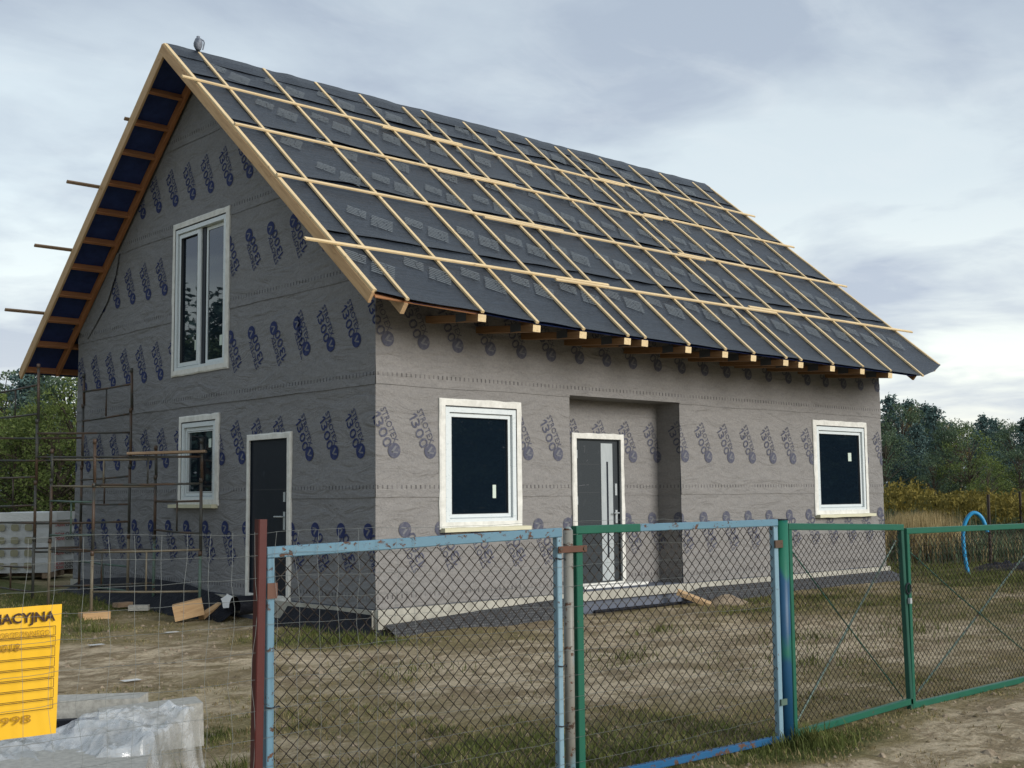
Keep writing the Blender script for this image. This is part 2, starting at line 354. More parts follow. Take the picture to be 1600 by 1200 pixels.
@material('ground')
def _(k, co, rnd, b):
    g = k.n('ShaderNodeAttribute', attribute_name='grass').outputs['Fac']
    f = k.noise(co, 26, 6, .75); m = k.noise(co, 2.2, 7, .68, .4); st = k.noise(k.n('ShaderNodeMapping', {'Vector': co, 'Rotation': (0, 0, .35), 'Scale': (1.2, 3.2, 1)}).outputs[0], 1.6, 6, .65, .6)
    sand = k.ramp(f, [(.25, (.35, .28, .185)), (.5, (.54, .445, .31)), (.75, (.68, .58, .425))])
    p1 = k.noise(k.scale(co, (1, 1.5, 1)), 1.25, 8, .72, .7); p2 = k.noise(co, 4.6, 8, .76, .5); p3 = k.noise(co, 11, 6, .75)
    sand = k.mix(k.mr(p1, .47, .57, 0, .80), sand, k.ramp(f, [(.25, (.11, .082, .047)), (.6, (.235, .18, .107)), (.8, (.36, .285, .18))]))
    sand = k.mix(k.mr(p2, .51, .59, 0, .72), sand, (.20, .155, .085)); sand = k.mix(k.mr(st, .52, .64, 0, .55), sand, (.23, .175, .108))
    sand = k.mix(k.mr(p3, .60, .68, 0, .75), sand, (.50, .43, .32)); sand = k.mix(k.mr(p3, .40, .33, 0, .7), sand, (.075, .056, .032))
    dry = k.ramp(f, [(.25, (.10, .082, .036)), (.55, (.225, .185, .090)), (.8, (.37, .31, .17))])
    green = k.ramp(f, [(.25, (.032, .042, .013)), (.55, (.088, .104, .032)), (.8, (.18, .185, .075))])
    a = k.m('ADD', g, k.m('MULTIPLY', k.m('SUBTRACT', m, .5), .9))
    c = k.mix(k.mr(a, .16, .46, 0, .85), sand, dry); c = k.mix(k.mr(a, .50, .80, 0, .9), c, green)
    k.set(b, 'Base Color', c); k.set(b, 'Roughness', .95); k.set(b, 'Specular IOR Level', .1)
    k.set(b, 'Normal', k.bump(k.m('ADD', k.m('MULTIPLY', f, .5), k.m('ADD', k.m('MULTIPLY', st, .4), k.m('MULTIPLY', p2, 1.0))), .9, .06))
@material('sand')
def _(k, co, rnd, b):
    f = k.noise(co, 12, 6, .7); g = k.noise(co, 1.7, 5, .65)
    c = k.ramp(f, [(.25, (.18, .135, .09)), (.7, (.38, .31, .225))])
    k.set(b, 'Base Color', k.mix(k.mr(g, .52, .62, 0, .8), c, (.11, .09, .045))); k.set(b, 'Roughness', .95); k.set(b, 'Normal', k.bump(f, .8, .08))
def leafmat(name, lo, mid, hi, tr=.25):
    @material(name)
    def _(k, co, rnd, b):
        f = k.noise(co, 1.1, 4, .6); g = k.n('ShaderNodeTexWhiteNoise', {'Vector': k.vm('FLOOR', k.scale(co, 7.0))}).outputs[0]
        c = k.ramp(k.m('ADD', k.m('MULTIPLY', f, .65), k.m('MULTIPLY', g, .35)), [(.28, lo), (.5, mid), (.75, hi)])
        c = k.mix(k.m('MULTIPLY', rnd, .4), c, k.mix(.5, c, hi)); k.set(b, 'Base Color', c); k.set(b, 'Roughness', .75); k.set(b, 'Specular IOR Level', .15)
        tl = k.n('ShaderNodeBsdfTranslucent', {'Color': c}); return k.n('ShaderNodeMixShader', {0: tr, 1: b.outputs[0], 2: tl.outputs[0]}).outputs[0]
leafmat('leaf_pine', (.030, .058, .062), (.066, .112, .110), (.115, .175, .155), .15)  # distance haze is mixed into this leaf colour, paler and bluer
leafmat('leaf_mid', (.036, .060, .044), (.080, .122, .076), (.14, .19, .10))  # lightened too, to carry the haze of the far wood
leafmat('leaf_light', (.045, .068, .020), (.105, .145, .042), (.20, .24, .075))
leafmat('leaf_dry', (.06, .045, .016), (.14, .11, .035), (.24, .19, .07))
leafmat('goldenrod', (.085, .080, .026), (.17, .145, .036), (.27, .21, .05))
leafmat('reed', (.20, .15, .07), (.36, .28, .14), (.50, .41, .22))
leafmat('grass_blade', (.042, .060, .014), (.10, .125, .034), (.20, .20, .07))
leafmat('grass_dry', (.14, .108, .048), (.27, .215, .105), (.42, .345, .19))
@material('bark')
def _(k, co, rnd, b): k.set(b, 'Base Color', k.mix(k.noise(k.scale(co, (6, 6, 1)), 3, 4), (.035, .028, .02), (.10, .08, .06))); k.set(b, 'Roughness', .9)

# ------------------------------------------------------------------ house dimensions (metres), near corner at the origin
L_, W_, YC, H_, SL = 10.556, 8.10, 4.05, 7.822, .8357
RN = Vector((0, -SL, 1)).normalized(); RNB = Vector((0, SL, 1)).normalized(); CS = 1 / sqrt(1 + SL * SL)
def zr(y): return H_ - SL * abs(y - YC)
def R(x, y, o=0.0): return Vector((x, y, H_ - SL * (YC - y))) + RN * o          # front slope
def RB(x, y, o=0.0): return Vector((x, y, H_ - SL * (y - YC))) + RNB * o        # back slope

# ------------------------------------------------------------------ ground
def gh(x, y):
    d = (x - CAM.x) * cos(YAW) + (y - CAM.y) * sin(YAW)
    z = .13 * sm(7.5, 13, d) + .10 * sm(14, 24, d)
    z += .16 * sm(3.0, 7.5, y) * sm(1.5, -3.0, x)
    n = .035 * fbm(x * .45, y * .45, 3) + .014 * fbm(x * 2.2, y * 2.2, 7) + (.010 * fbm(x * 6.5, y * 6.5, 2, 2) if d < 24 else 0)
    if d > 40: z += (d - 40) * .004
    return z + n * (1 if d < 60 else .3)
def grassy(x, y):
    d = (x - CAM.x) * cos(YAW) + (y - CAM.y) * sin(YAW)
    g = .30 + .42 * fbm(x * .38 + 4, y * .38 - 2, 1.5, 5)
    g += .55 * math.exp(-((y + 5.3) / .8) ** 2) * sm(-5.6, -4.9, x) * sm(.3, -2.6, x)      # strip behind the blue panel and wicket
    g += .55 * math.exp(-(((x + 1.1) / .5) ** 2 + ((y + 6.4) / .35) ** 2))                    # tuft at the gate post
    g += .6 * math.exp(-(((x + .15) / .9) ** 2 + ((y + .35 - .0) / .35) ** 2)) * sm(.3, -.4, x) # by the gable plinth
    g += .38 * sm(6, 14, x) * sm(-9, -3, y) + .35 * sm(9, 13, x)                               # lawn to the right
    g += .35 * sm(1.5, 5.5, y) * sm(.6, -.4, x)
    g += .30 * max(0, fbm(x * 1.1 - 3, y * 1.3 + 5, 8.5, 3)) - .30 * math.exp(-(((x - 1.2) / 2.3) ** 2 + ((y + 3.0) / 1.3) ** 2))
    g -= .45 * math.exp(-(((x + 3.4) / 1.6) ** 2 + ((y - .2) / 1.4) ** 2))
    g -= .5 * sm(-6.3, -6.9, y)
    if d > 22: g += .4
    return max(0, min(1, g + .04))
def axis(a0, a1, near0, near1, step):
    xs = [near0 + i * step for i in range(int((near1 - near0) / step) + 1)]
    v, s = near1, step
    while v < a1: s *= 1.28; v += s; xs.append(v)
    v, s = near0, step
    while v > a0: s *= 1.28; v -= s; xs.insert(0, v)
    return xs
gx = axis(-900, 1200, -8, 15, .11); gy = axis(-900, 1200, -9, 10, .11)
vs = [(x, y, gh(x, y)) for y in gy for x in gx]; nx = len(gx)
fs = [(j * nx + i, j * nx + i + 1, (j + 1) * nx + i + 1, (j + 1) * nx + i) for j in range(len(gy) - 1) for i in range(nx - 1)]
ground = mk('ground', vs, fs, 'ground', smooth=True, kind='structure')
at = ground.data.attributes.new('grass', 'FLOAT', 'POINT'); at.data.foreach_set('value', [grassy(v[0], v[1]) for v in vs])

# ------------------------------------------------------------------ house: walls
house = thing('house', 'unfinished grey house wrapped in printed membrane with a battened gable roof', 'house')
WIN1 = (.97, 2.12, 1.31, 2.71); WIN2 = (8.58, 10.0, 1.33, 2.72)          # outer frame rectangles: along0, along1, z0, z1
NIC = (3.06, 5.25, .42, 2.93); ND = .42                                  # porch niche
GW1 = (3.33, 4.78, 3.40, 5.46); GW2 = (3.55, 4.52, 1.60, 2.70); GD = (1.76, 2.70, .44, 2.40)
FD = (3.56, 4.46, .46, 2.42)
def face_front(u, z, o): return Vector((u, -o, z))
def face_gable(u, z, o): return Vector((-o, u, z))                       # u = y
def lines(a, b, step, extra):
    n = max(1, int(round((b - a) / step))); g = [a + (b - a) * i / n for i in range(n + 1)]
    g = [v for v in g if all(abs(v - e) > step * .4 or e <= a or e >= b for e in extra)] + [e for e in extra if a < e < b] + [a, b]
    return sorted(set(round(v, 4) for v in g))
def sheet(face, u0, u1, z0, z1, holes, parent, flip=False, top=None, lift=.010, seed=0.0, step=.13, name='membrane_sheet', mat='wall_membrane', edge=.012):
    us = lines(u0, u1, step, [h for hh in holes for h in hh[:2]]); zs = lines(z0, z1, step, [h for hh in holes for h in hh[2:]])
    if top and u0 < YC < u1: us = sorted(set(us + [YC]))
    V = []; nu = len(us)
    for j, z in enumerate(zs):
        for u in us:
            zz = z
            if j == 0: zz += edge * nz(u * 1.3, seed, 5) + edge * .5 * nz(u * 5, seed, 9)
            if top: zz = min(zz, top(u))
            o = lift * (1 - sm(0, .5, (z - z0))) + .003 * nz(u * 1.7, zz * 2.9, seed) + .0018 * nz(u * 4.1, zz * 6, seed + 3)
            V.append(face(u, zz, o + .004))
    Fq = []
    for j in range(len(zs) - 1):
        for i in range(nu - 1):
            cu, cz = (us[i] + us[i + 1]) / 2, (zs[j] + zs[j + 1]) / 2
            if any(h[0] < cu < h[1] and h[2] < cz < h[3] for h in holes): continue
            if top and zs[j] > max(top(us[i]), top(us[i + 1])): continue
            q = (j * nu + i, j * nu + i + 1, (j + 1) * nu + i + 1, (j + 1) * nu + i)
            Fq.append(tuple(reversed(q)) if flip else q)
    return mk(name, V, Fq, mat, parent, smooth=True)
def slab(name, rects, face, th, mat, parent):
    """solid wall made of rectangles (u0,u1,z0,z1) with thickness behind the face"""
    b = B()
    for u0, u1, z0, z1 in rects:
        p = [face(u, z, o) for o in (0, -th) for z in (z0, z1) for u in (u0, u1)]
        b.add(p, [(0, 1, 3, 2), (5, 4, 6, 7), (0, 2, 6, 4), (1, 5, 7, 3), (2, 3, 7, 6), (0, 4, 5, 1)])
    return b.mk(name, mat, parent)
def rects_minus(u0, u1, z0, z1, holes):
    us = sorted(set([u0, u1] + [h for hh in holes for h in hh[:2]])); zs = sorted(set([z0, z1] + [h for hh in holes for h in hh[2:]]))
    return [(us[i], us[i + 1], zs[j], zs[j + 1]) for i in range(len(us) - 1) for j in range(len(zs) - 1)
            if not any(h[0] < (us[i] + us[i + 1]) / 2 < h[1] and h[2] < (zs[j] + zs[j + 1]) / 2 < h[3] for h in holes)]
FH = [WIN1, WIN2, NIC]; GH = [GW1, GW2, GD]
front = slab('front_wall', rects_minus(.16, L_ - .01, .0, 4.25, FH), face_front, .15, 'interior', house)
front['label'] = 'warm grey printed membrane wall with the porch niche under the eaves'
gable = slab('gable_wall', rects_minus(.0, W_, .0, 4.1, [(GW1[0], GW1[1], GW1[2], 4.1), GW2, GD]), face_gable, .15, 'interior', house)
b = B()  # gable triangle around the upper window
def gtop(y): return zr(y) - .10
ys = [0, GW1[0], GW1[1], W_]
ptri = [[(0, 4.1), (GW1[0], 4.1), (GW1[0], gtop(GW1[0])), (0, gtop(0))], [(GW1[1], 4.1), (W_, 4.1), (W_, gtop(W_)), (GW1[1], gtop(GW1[1]))], [(GW1[0], GW1[3]), (GW1[1], GW1[3]), (GW1[1], gtop(GW1[1])), (YC, gtop(YC)), (GW1[0], gtop(GW1[0]))]]
for p in ptri:
    n = len(p); b.add([Vector((o, y, z)) for o in (0, .15) for y, z in p], [tuple(range(n)), tuple(reversed(range(n, 2 * n)))])
b.mk('gable_infill', 'interior', gable)
gable['label'] = 'shaded bluish grey gable wall with rows of dark blue print'
# back wall, far gable, floor slab
b = B(); b.box((0.16, W_ - .15, 0), (L_ - .16, W_, 4.2)); b.mk('back_wall', 'wall_membrane', house)
b = B()
n = 5; p = [(0, 0), (W_, 0), (W_, gtop(W_)), (YC, gtop(YC)), (0, gtop(0))]
b.add([Vector((x, y, z)) for x in (L_ - .15, L_) for y, z in p], [tuple(reversed(range(n))), tuple(range(n, 2 * n))] + [(i, (i + 1) % n, (i + 1) % n + n, i + n) for i in range(n)])
b.mk('far_gable_wall', 'wall_membrane', house)
b = B(); b.box((.16, .16, .2), (L_ - .16, W_ - .16, .42)); b.mk('floor_slab', 'interior', house)
b = B(); b.box((.16, .16, 3.05), (L_ - .16, W_ - .16, 3.2)); b.mk('upper_floor', 'interior', house)
b = B(); b.box((3.0, .55, .43), (3.1, 5, 3.04)); b.box((6.2, .2, .43), (6.3, 6, 3.04)); b.box((.17, 2.9, .43), (6.1, 3.0, 3.04)); b.mk('inner_wall', 'interior', house)

TOPF = 4.2
for i in range(3):                      # front wall courses
    z0, z1 = LAPS[i], (LAPS[i + 1] + .06 if i < 2 else TOPF)
    sheet(face_front, -.007, L_, z0, z1, FH, front, seed=i * 7.3 + 1)
gcourses = [(0, -.007, W_), (1, -.007, W_), (2, -.007, 1.52), (2, 1.48, W_), (3, 0, W_), (4, 0, W_), (5, 0, W_)]
for n_, (i, y0, y1) in enumerate(gcourses):
    z0 = LAPS[i]; z1 = LAPS[i + 1] + .06 if i < 5 else 7.75
    if z0 > 4.2: y0 = max(y0, (z0 - (H_ - SL * YC)) / SL); y1 = min(y1, W_ - y0)
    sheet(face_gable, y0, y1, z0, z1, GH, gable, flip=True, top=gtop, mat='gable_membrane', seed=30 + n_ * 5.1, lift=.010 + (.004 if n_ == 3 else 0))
# porch niche linings
def face_nback(u, z, o): return Vector((u, ND - o, z))
def face_nright(u, z, o): return Vector((NIC[1] - o, u, z))
def face_nleft(u, z, o): return Vector((NIC[0] + o, u, z))
for zz0, zz1, sd in ((.42, 1.70, 1), (1.64, 2.93, 2)):
    sheet(face_nback, NIC[0], NIC[1], zz0, zz1, [FD], front, seed=60 + sd, lift=.006)
    sheet(face_nright, 0, ND, zz0, zz1, [], front, flip=True, seed=70 + sd, lift=.006)
    sheet(face_nleft, 0, ND, zz0, zz1, [], front, seed=80 + sd, lift=.006)
b = B(); b.box((NIC[0] - .02, .004, NIC[3] - .001), (NIC[1] + .02, ND + .02, NIC[3] + .03)); b.mk('niche_ceiling', 'wall_membrane', front)
b = B(); b.box((NIC[0] - .02, -.05, .30), (NIC[1] + .02, ND + .02, .415)); b.mk('niche_step', 'plinth_board', front)
slab('niche_wall', rects_minus(NIC[0], NIC[1], .42, 2.93, [FD]), lambda u, z, o: Vector((u, ND + .02 - o, z)), .1, 'interior', front)
# loose flap of membrane hanging past the wall corner under the back soffit
fl = [[(6.6, 5.42), (7.09, 5.42), (7.18, 5.40)], [(6.7, 5.1), (7.35, 5.20), (7.62, 5.16)], [(7.0, 4.7), (7.8, 4.85), (8.2, 4.88)], [(7.4, 4.4), (8.0, 4.60), (8.62, 4.70)], [(7.7, 4.2), (8.05, 4.36), (8.22, 4.42)]]
V = []; Fq = []
for r in fl:
    for i in range(9):
        t_ = i / 8 * 2; a = int(min(t_, 1)); q = t_ - a; y = r[a][0] * (1 - q) + r[a + 1][0] * q; z = r[a][1] * (1 - q) + r[a + 1][1] * q
        V.append(Vector((-.03 - .13 * sm(.3, 1, i / 8) + .012 * nz(y * 5, z * 5), y, z)))
for j in range(4):
    for i in range(8): Fq.append((j * 9 + i, j * 9 + i + 1, (j + 1) * 9 + i + 1, (j + 1) * 9 + i))
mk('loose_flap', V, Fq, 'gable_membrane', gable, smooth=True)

# ------------------------------------------------------------------ printed lettering
def text_tris(body, x0, x1, y0, y1, off=.0, res=2):
    cu = bpy.data.curves.new('t', 'FONT'); cu.body = body; cu.size = 1; cu.resolution_u = res; cu.offset = off; cu.fill_mode = 'FRONT'
    o = bpy.data.objects.new('t', cu); C.objects.link(o); dg = bpy.context.evaluated_depsgraph_get()
    me = bpy.data.meshes.new_from_object(o.evaluated_get(dg)); me.calc_loop_triangles()
    vs = [(v.co.x, v.co.y) for v in me.vertices]; tr = [tuple(t.vertices) for t in me.loop_triangles]
    bpy.data.objects.remove(o); bpy.data.curves.remove(cu); bpy.data.meshes.remove(me)
    mx0 = min(v[0] for v in vs); mx1 = max(v[0] for v in vs); my0 = min(v[1] for v in vs); my1 = max(v[1] for v in vs)
    if x0 is None: x0 = x1 - (mx1 - mx0) * (y1 - y0) / (my1 - my0)
    if x1 is None: x1 = x0 + (mx1 - mx0) * (y1 - y0) / (my1 - my0)
    f = lambda v: (x0 + (v[0] - mx0) / (mx1 - mx0) * (x1 - x0), y0 + (v[1] - my0) / (my1 - my0) * (y1 - y0))
    vs = [f(v) for v in vs]
    return [tuple(vs[i] for i in t) for t in tr]
MOT = [(t, 0) for t in text_tris('STROTEX', -.50, -.075, .030, .108, .003)] + [(t, 0) for t in (((-.458, -.112), (-.436, -.112), (-.436, .016)), ((-.458, -.112), (-.436, .016), (-.458, .016)), ((-.458, .016), (-.490, -.018), (-.490, -.046)), ((-.458, .016), (-.490, -.046), (-.458, -.012)))] + [(t, 0) for t in text_tris('300', -.418, -.07, -.112, .016, .007)]
cn = 20; cp = [(.088 * cos(2 * pi * i / cn), .088 * sin(2 * pi * i / cn)) for i in range(cn)]
MOT += [(((0, 0), cp[i], cp[(i + 1) % cn]), 0) for i in range(cn)]
vm_ = [((-.045, .040), (-.022, .050), (.012, -.030)), ((-.045, .040), (.012, -.030), (-.010, -.045)), ((.012, -.030), (.052, .030), (.036, .042)), ((.012, -.030), (.036, .042), (-.010, -.045))]
MOT += [(tr, 1) for tr in vm_]
ANG = radians(-64)
def rot_tri(tr, a): c, s = cos(a), sin(a); return tuple((x * c - y * s, x * s + y * c) for x, y in tr)
MOTN = [(rot_tri(t, ANG), m) for t, m in MOT]; MOTF = [(rot_tri(t, ANG + pi), m) for t, m in MOT]
def clip(poly, nx_, ny_, d):            # keep nx*x+ny*y <= d
    out = []
    for i in range(len(poly)):
        a, c = poly[i], poly[(i + 1) % len(poly)]; da = nx_ * a[0] + ny_ * a[1] - d; dc = nx_ * c[0] + ny_ * c[1] - d
        if da <= 0: out.append(a)
        if (da < 0 < dc) or (dc < 0 < da): t_ = da / (da - dc); out.append((a[0] + (c[0] - a[0]) * t_, a[1] + (c[1] - a[1]) * t_))
    return out
PCACHE = {}
def put_print(face, uc, zc, mot, lo, hi, parent, sgn=1, zmax=99, zmin=-9, extra=None, key=None, holes=()):
    """face(u,z,o); sgn=-1 mirrors the u axis so the lettering reads rightwards on screen"""
    ext = .53; whole = lo < uc - ext and uc + ext < hi and zc + ext < zmax and zc - ext > zmin and extra is None
    if any(uc - ext < h[1] and uc + ext > h[0] and zc - ext < h[3] and zc + ext > h[2] for h in holes): whole = False
    V = []; Fq = []; mi = []
    for tr, m in mot:
        poly = [(sgn * x, y) for x, y in tr]
        if not whole:
            poly = clip(poly, 1, 0, hi - uc); poly = clip(poly, -1, 0, -(lo - uc)) if poly else poly
            poly = clip(poly, 0, 1, zmax - zc) if poly else poly; poly = clip(poly, 0, -1, -(zmin - zc)) if poly else poly
            if extra and poly:
                for (a, bb, c) in extra: poly = clip(poly, a, bb, c - a * uc - bb * zc) if poly else poly
        if len(poly) < 3: continue
        pc = (sum(p[0] for p in poly) / len(poly) + uc, sum(p[1] for p in poly) / len(poly) + zc)
        if not whole and any(h[0] < pc[0] < h[1] and h[2] < pc[1] < h[3] for h in holes): continue
        o = len(V); V += [face(p[0], p[1], .0105 + .0008 * m) for p in poly]; Fq.append(tuple(range(o, o + len(poly)))); mi.append(m)
    if not V: return
    M = Matrix.Translation(face(uc, zc, 0) - face(0, 0, 0))
    V = [v for v in V]
    if whole and key in PCACHE:
        return inst(PCACHE[key], parent, M)
    o = mk('print', V, Fq, ['gable_ink' if parent is gable else 'print_ink', 'print_mark'], parent, M, mi=mi)
    if whole: PCACHE[key] = o
    return o
for i in range(21): put_print(face_front, .16 + .516 * i, 3.43, MOTN, 0, L_, front, key='fn', holes=FH)
for i in range(6): put_print(face_front, .25 + .518 * i, 2.17, MOTN, 0, NIC[0], front, key='fn', holes=FH)
for i in range(6): put_print(face_front, .40 + .52 * i, 1.28, MOTF, 0, NIC[0], front, key='ff', holes=FH)
for i in range(-6, 11):
    for u0, z, m, key in ((5.35, 2.18, MOTN, 'n'), (5.73, 1.31, MOTF, 'f')):
        u = u0 + .522 * i
        if u > 4.6: put_print(face_front, u, z, m, NIC[1], L_, front, key='f' + key, holes=FH)
        put_print(face_nright, NIC[1] - u, z, m, 0, ND, front, sgn=-1, key='r' + key)
        if u + .42 > 2.9: put_print(face_nback, u + ND, z, m, NIC[0] + .02, NIC[1], front, key='b' + key, holes=[FD])
rk = [(-SL, 1, gtop(0) - .02), (SL, 1, gtop(0) + SL * 2 * YC - .02)]
def grow(z, mot, y0, dy, n, lo=0, hi=W_, key='g'):
    for i in range(n):
        y = y0 + dy * i; tp = gtop(y + .3 * (1 if y > YC else -1)) < z + .6
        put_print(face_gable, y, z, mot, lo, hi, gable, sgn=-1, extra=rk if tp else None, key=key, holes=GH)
grow(5.90, MOTN, 2.26, .514, 8, key='gn'); grow(5.06, MOTF, 1.17, .535, 5, 0, GW1[0], key='gf'); grow(4.65, MOTN, 5.12, .516, 6, GW1[1], W_, key='gn')
grow(3.77, MOTF, 1.61, .54, 4, 1.5, GW1[0], key='gf'); grow(3.44, MOTN, -.16, .52, 4, 0, 1.6, key='gn'); grow(3.43, MOTN, 4.68, .523, 7, GW1[1], W_, key='gn')
grow(2.17, MOTN, -.25, .524, 17, key='gn'); grow(1.27, MOTF, -.40, .530, 17, key='gf')

# ------------------------------------------------------------------ windows and doors
def ring(face, r, wd, o0, o1, parent, name, mat, wob=0.0, seed=0):
    """four mitred bars round rectangle r (outer edge), width wd inward, between offsets o0 (back) and o1 (front)"""
    u0, u1, z0, z1 = r; b = B(); n = 10 if wob else 1
    for side in range(4):
        if side == 0: P0, P1, Q0, Q1 = (u0, z1), (u1, z1), (u0 + wd, z1 - wd), (u1 - wd, z1 - wd)
        elif side == 1: P0, P1, Q0, Q1 = (u1, z1), (u1, z0), (u1 - wd, z1 - wd), (u1 - wd, z0 + wd)
        elif side == 2: P0, P1, Q0, Q1 = (u1, z0), (u0, z0), (u1 - wd, z0 + wd), (u0 + wd, z0 + wd)
        else: P0, P1, Q0, Q1 = (u0, z0), (u0, z1), (u0 + wd, z0 + wd), (u0 + wd, z1 - wd)
        nrm = [(0, 1), (1, 0), (0, -1), (-1, 0)][side]
        base = len(b.v)
        for i in range(n + 1):
            t_ = i / n; a = [P0[c] + (P1[c] - P0[c]) * t_ for c in (0, 1)]; q = [Q0[c] + (Q1[c] - Q0[c]) * t_ for c in (0, 1)]
            if wob and 0 < i < n: dv = wob * nz(t_ * 7 + seed, side * 3.7, seed); a = [a[c] + nrm[c] * dv for c in (0, 1)]
            bul = wob * .6 * nz(t_ * 5, side + seed, 2) if wob else 0
            b.v += [face(a[0], a[1], o0), face(a[0], a[1], o1 * .7 + o0 * .3), face((a[0] * .75 + q[0] * .25), (a[1] * .75 + q[1] * .25), o1 + bul), face(q[0], q[1], o1 + bul * .4), face(q[0], q[1], o0)]
        for i in range(n):
            for j in range(4): a = base + i * 5 + j; b.f.append((a, a + 1, a + 6, a + 5)); b.mi.append(0)
    return b.mk(name, mat, parent, smooth=False)
def win(face, r, label, sash=True, seed=0, sill=True, sgn=1):
    u0, u1, z0, z1 = r
    wroot = ring(face, r, .075, -.06, .026, house, 'window', 'pvc'); wroot['label'] = label
    ring(face, (u0 - .075, u1 + .075, z0 - .045, z1 + .085), .083, .0, .034, wroot, 'tape', 'tape', .014, seed)
    ring(face, (u0 + .004, u1 - .004, z0 + .004, z1 - .004), .006, 0, .0285, wroot, 'seam', 'seam')
    return wroot
def pane(face, r, wroot, o, name='pane', mat='glass'):
    u0, u1, z0, z1 = r; return mk(name, [face(u0, z0, o), face(u1, z0, o), face(u1, z1, o), face(u0, z1, o)], [(3, 2, 1, 0) if face is face_gable else (0, 1, 2, 3)], mat, wroot)
def fbox(face, r, o0, o1, parent, name, mat):
    u0, u1, z0, z1 = r; b = B(); p = [face(u, z, o) for o in (o0, o1) for z in (z0, z1) for u in (u0, u1)]
    b.add(p, [(0, 1, 3, 2), (5, 4, 6, 7), (0, 2, 6, 4), (1, 5, 7, 3), (2, 3, 7, 6), (0, 4, 5, 1)]); return b.mk(name, mat, parent)
def inset(r, a): return (r[0] + a, r[1] - a, r[2] + a, r[3] - a)
for (r, face, lab, seed, st, sx) in ((WIN1, face_front, 'single window in white tape nearest the house corner', 1, (.74, .80, .16, .30), 1), (WIN2, face_front, 'single window in white tape at the far end of the wall', 2, (.74, .82, .62, .74), 1), (GW2, face_gable, 'narrow window beside the side door', 3, (.12, .22, .72, .86), -1)):
    wr = win(face, r, lab, seed=seed); g = inset(r, .075)
    ring(face, (g[0], g[1], g[2] - .0, g[3]), .055 if face is face_front else .07, -.06, -.004, wr, 'sash', 'pvc'); g = inset(g, .055)
    ring(face, inset(g, -.004), .007, -.05, -.002, wr, 'gasket', 'seam')
    pane(face, g, wr, -.03)
    a, c, d, e = st; fbox(face, (g[0] + (g[1] - g[0]) * a, g[0] + (g[1] - g[0]) * c, g[2] + (g[3] - g[2]) * d, g[2] + (g[3] - g[2]) * e), -.029, -.027, wr, 'sticker', 'sticker')
    b = B(); s0, s1 = (r[0] - .06, r[1] + .16) if face is face_front else (r[0] - .04, r[1] + .22)
    p = []
    for i in range(9):
        u = s0 + (s1 - s0) * i / 8; dz = .008 * nz(u * 5, seed)
        p.append([face(u, r[2] - .025 + dz, .005), face(u, r[2] - .03 + dz, .10), face(u, r[2] - .075 + dz, .10), face(u, r[2] - .08 + dz, .005)])
    for q in p: b.v += q
    for i in range(8):
        for j in range(4): a = i * 4 + j; c = i * 4 + (j + 1) % 4; b.f.append((a, c, c + 4, a + 4)); b.mi.append(0)
    b.f += [(0, 1, 2, 3), (35, 34, 33, 32)]; b.mi += [0, 0]; b.mk('sill', 'sill_foam', wr)
# tall upper window with two leaves
wr = win(face_gable, GW1, 'tall two leaf window high in the gable', seed=5); g = inset(GW1, .075); mid = (g[0] + g[1]) / 2 + .02
ring(face_gable, (mid + .02, g[1], g[2], g[3]), .07, -.06, .004, wr, 'sash', 'pvc'); lg = inset((mid + .02, g[1], g[2], g[3]), .07)
ring(face_gable, inset(lg, -.004), .007, -.05, .006, wr, 'gasket', 'seam'); pane(face_gable, lg, wr, -.03)
rg = (g[0], mid - .07, g[2] + .0, g[3]); ring(face_gable, rg, .055, -.075, -.045, wr, 'sash', 'pvc'); pane(face_gable, inset(rg, .055), wr, -.055)
fbox(face_gable, (mid - .07, mid + .02, g[2], g[3]), -.075, -.035, wr, 'mullion', 'door_dark')
for yy in (lg[0] + .03, rg[0] + .10): fbox(face_gable, (yy, yy + .07, g[2] + .22, g[2] + .36), -.028, -.025, wr, 'sticker', 'sticker')
# front door in the niche
dr = fbox(face_nback, (FD[0] + .02, FD[1] - .02, FD[2], FD[3] - .02), -.06, -.015, house, 'door', 'anthracite'); dr['label'] = 'anthracite entrance door with a steel strip in the niche'
ring(face_nback, (FD[0] - .06, FD[1] + .06, FD[2] - .06, FD[3] + .06), .075, 0, .04, dr, 'tape', 'tape', .015, 11)
ring(face_nback, FD, .03, -.05, .012, dr, 'frame', 'anthracite')
for zg in (.87, 1.28, 1.68, 2.06):
    fbox(face_nback, (FD[0] + .04, FD[0] + .50, zg, zg + .006), -.016, -.0135, dr, 'groove', 'seam')
fbox(face_nback, (FD[0] + .53, FD[0] + .76, FD[2] + .02, FD[3] - .07), -.016, -.008, dr, 'strip', 'steel')
fbox(face_nback, (FD[0] + .635, FD[0] + .668, FD[2] + .34, FD[3] - .32), -.009, -.005, dr, 'slot_glass', 'door_dark')
for z0, z1 in ((1.28, 1.44), (1.66, 1.80)): fbox(face_nback, (FD[0] + .80, FD[0] + .84, z0 - .02, z1 - .0), -.016, -.004, dr, 'lock_plate', 'steel')
b = B(); b.tube([face_nback(FD[0] + .82, 1.40, -.01), face_nback(FD[0] + .82, 1.40, .045), face_nback(FD[0] + .72, 1.40, .05)], .010, 8); b.mk('handle', 'steel', dr)
for zh in (.75, 1.52, 2.14): fbox(face_nback, (FD[0] + .022, FD[0] + .05, zh, zh + .11), -.016, .016, dr, 'hinge', 'steel')
b = B()
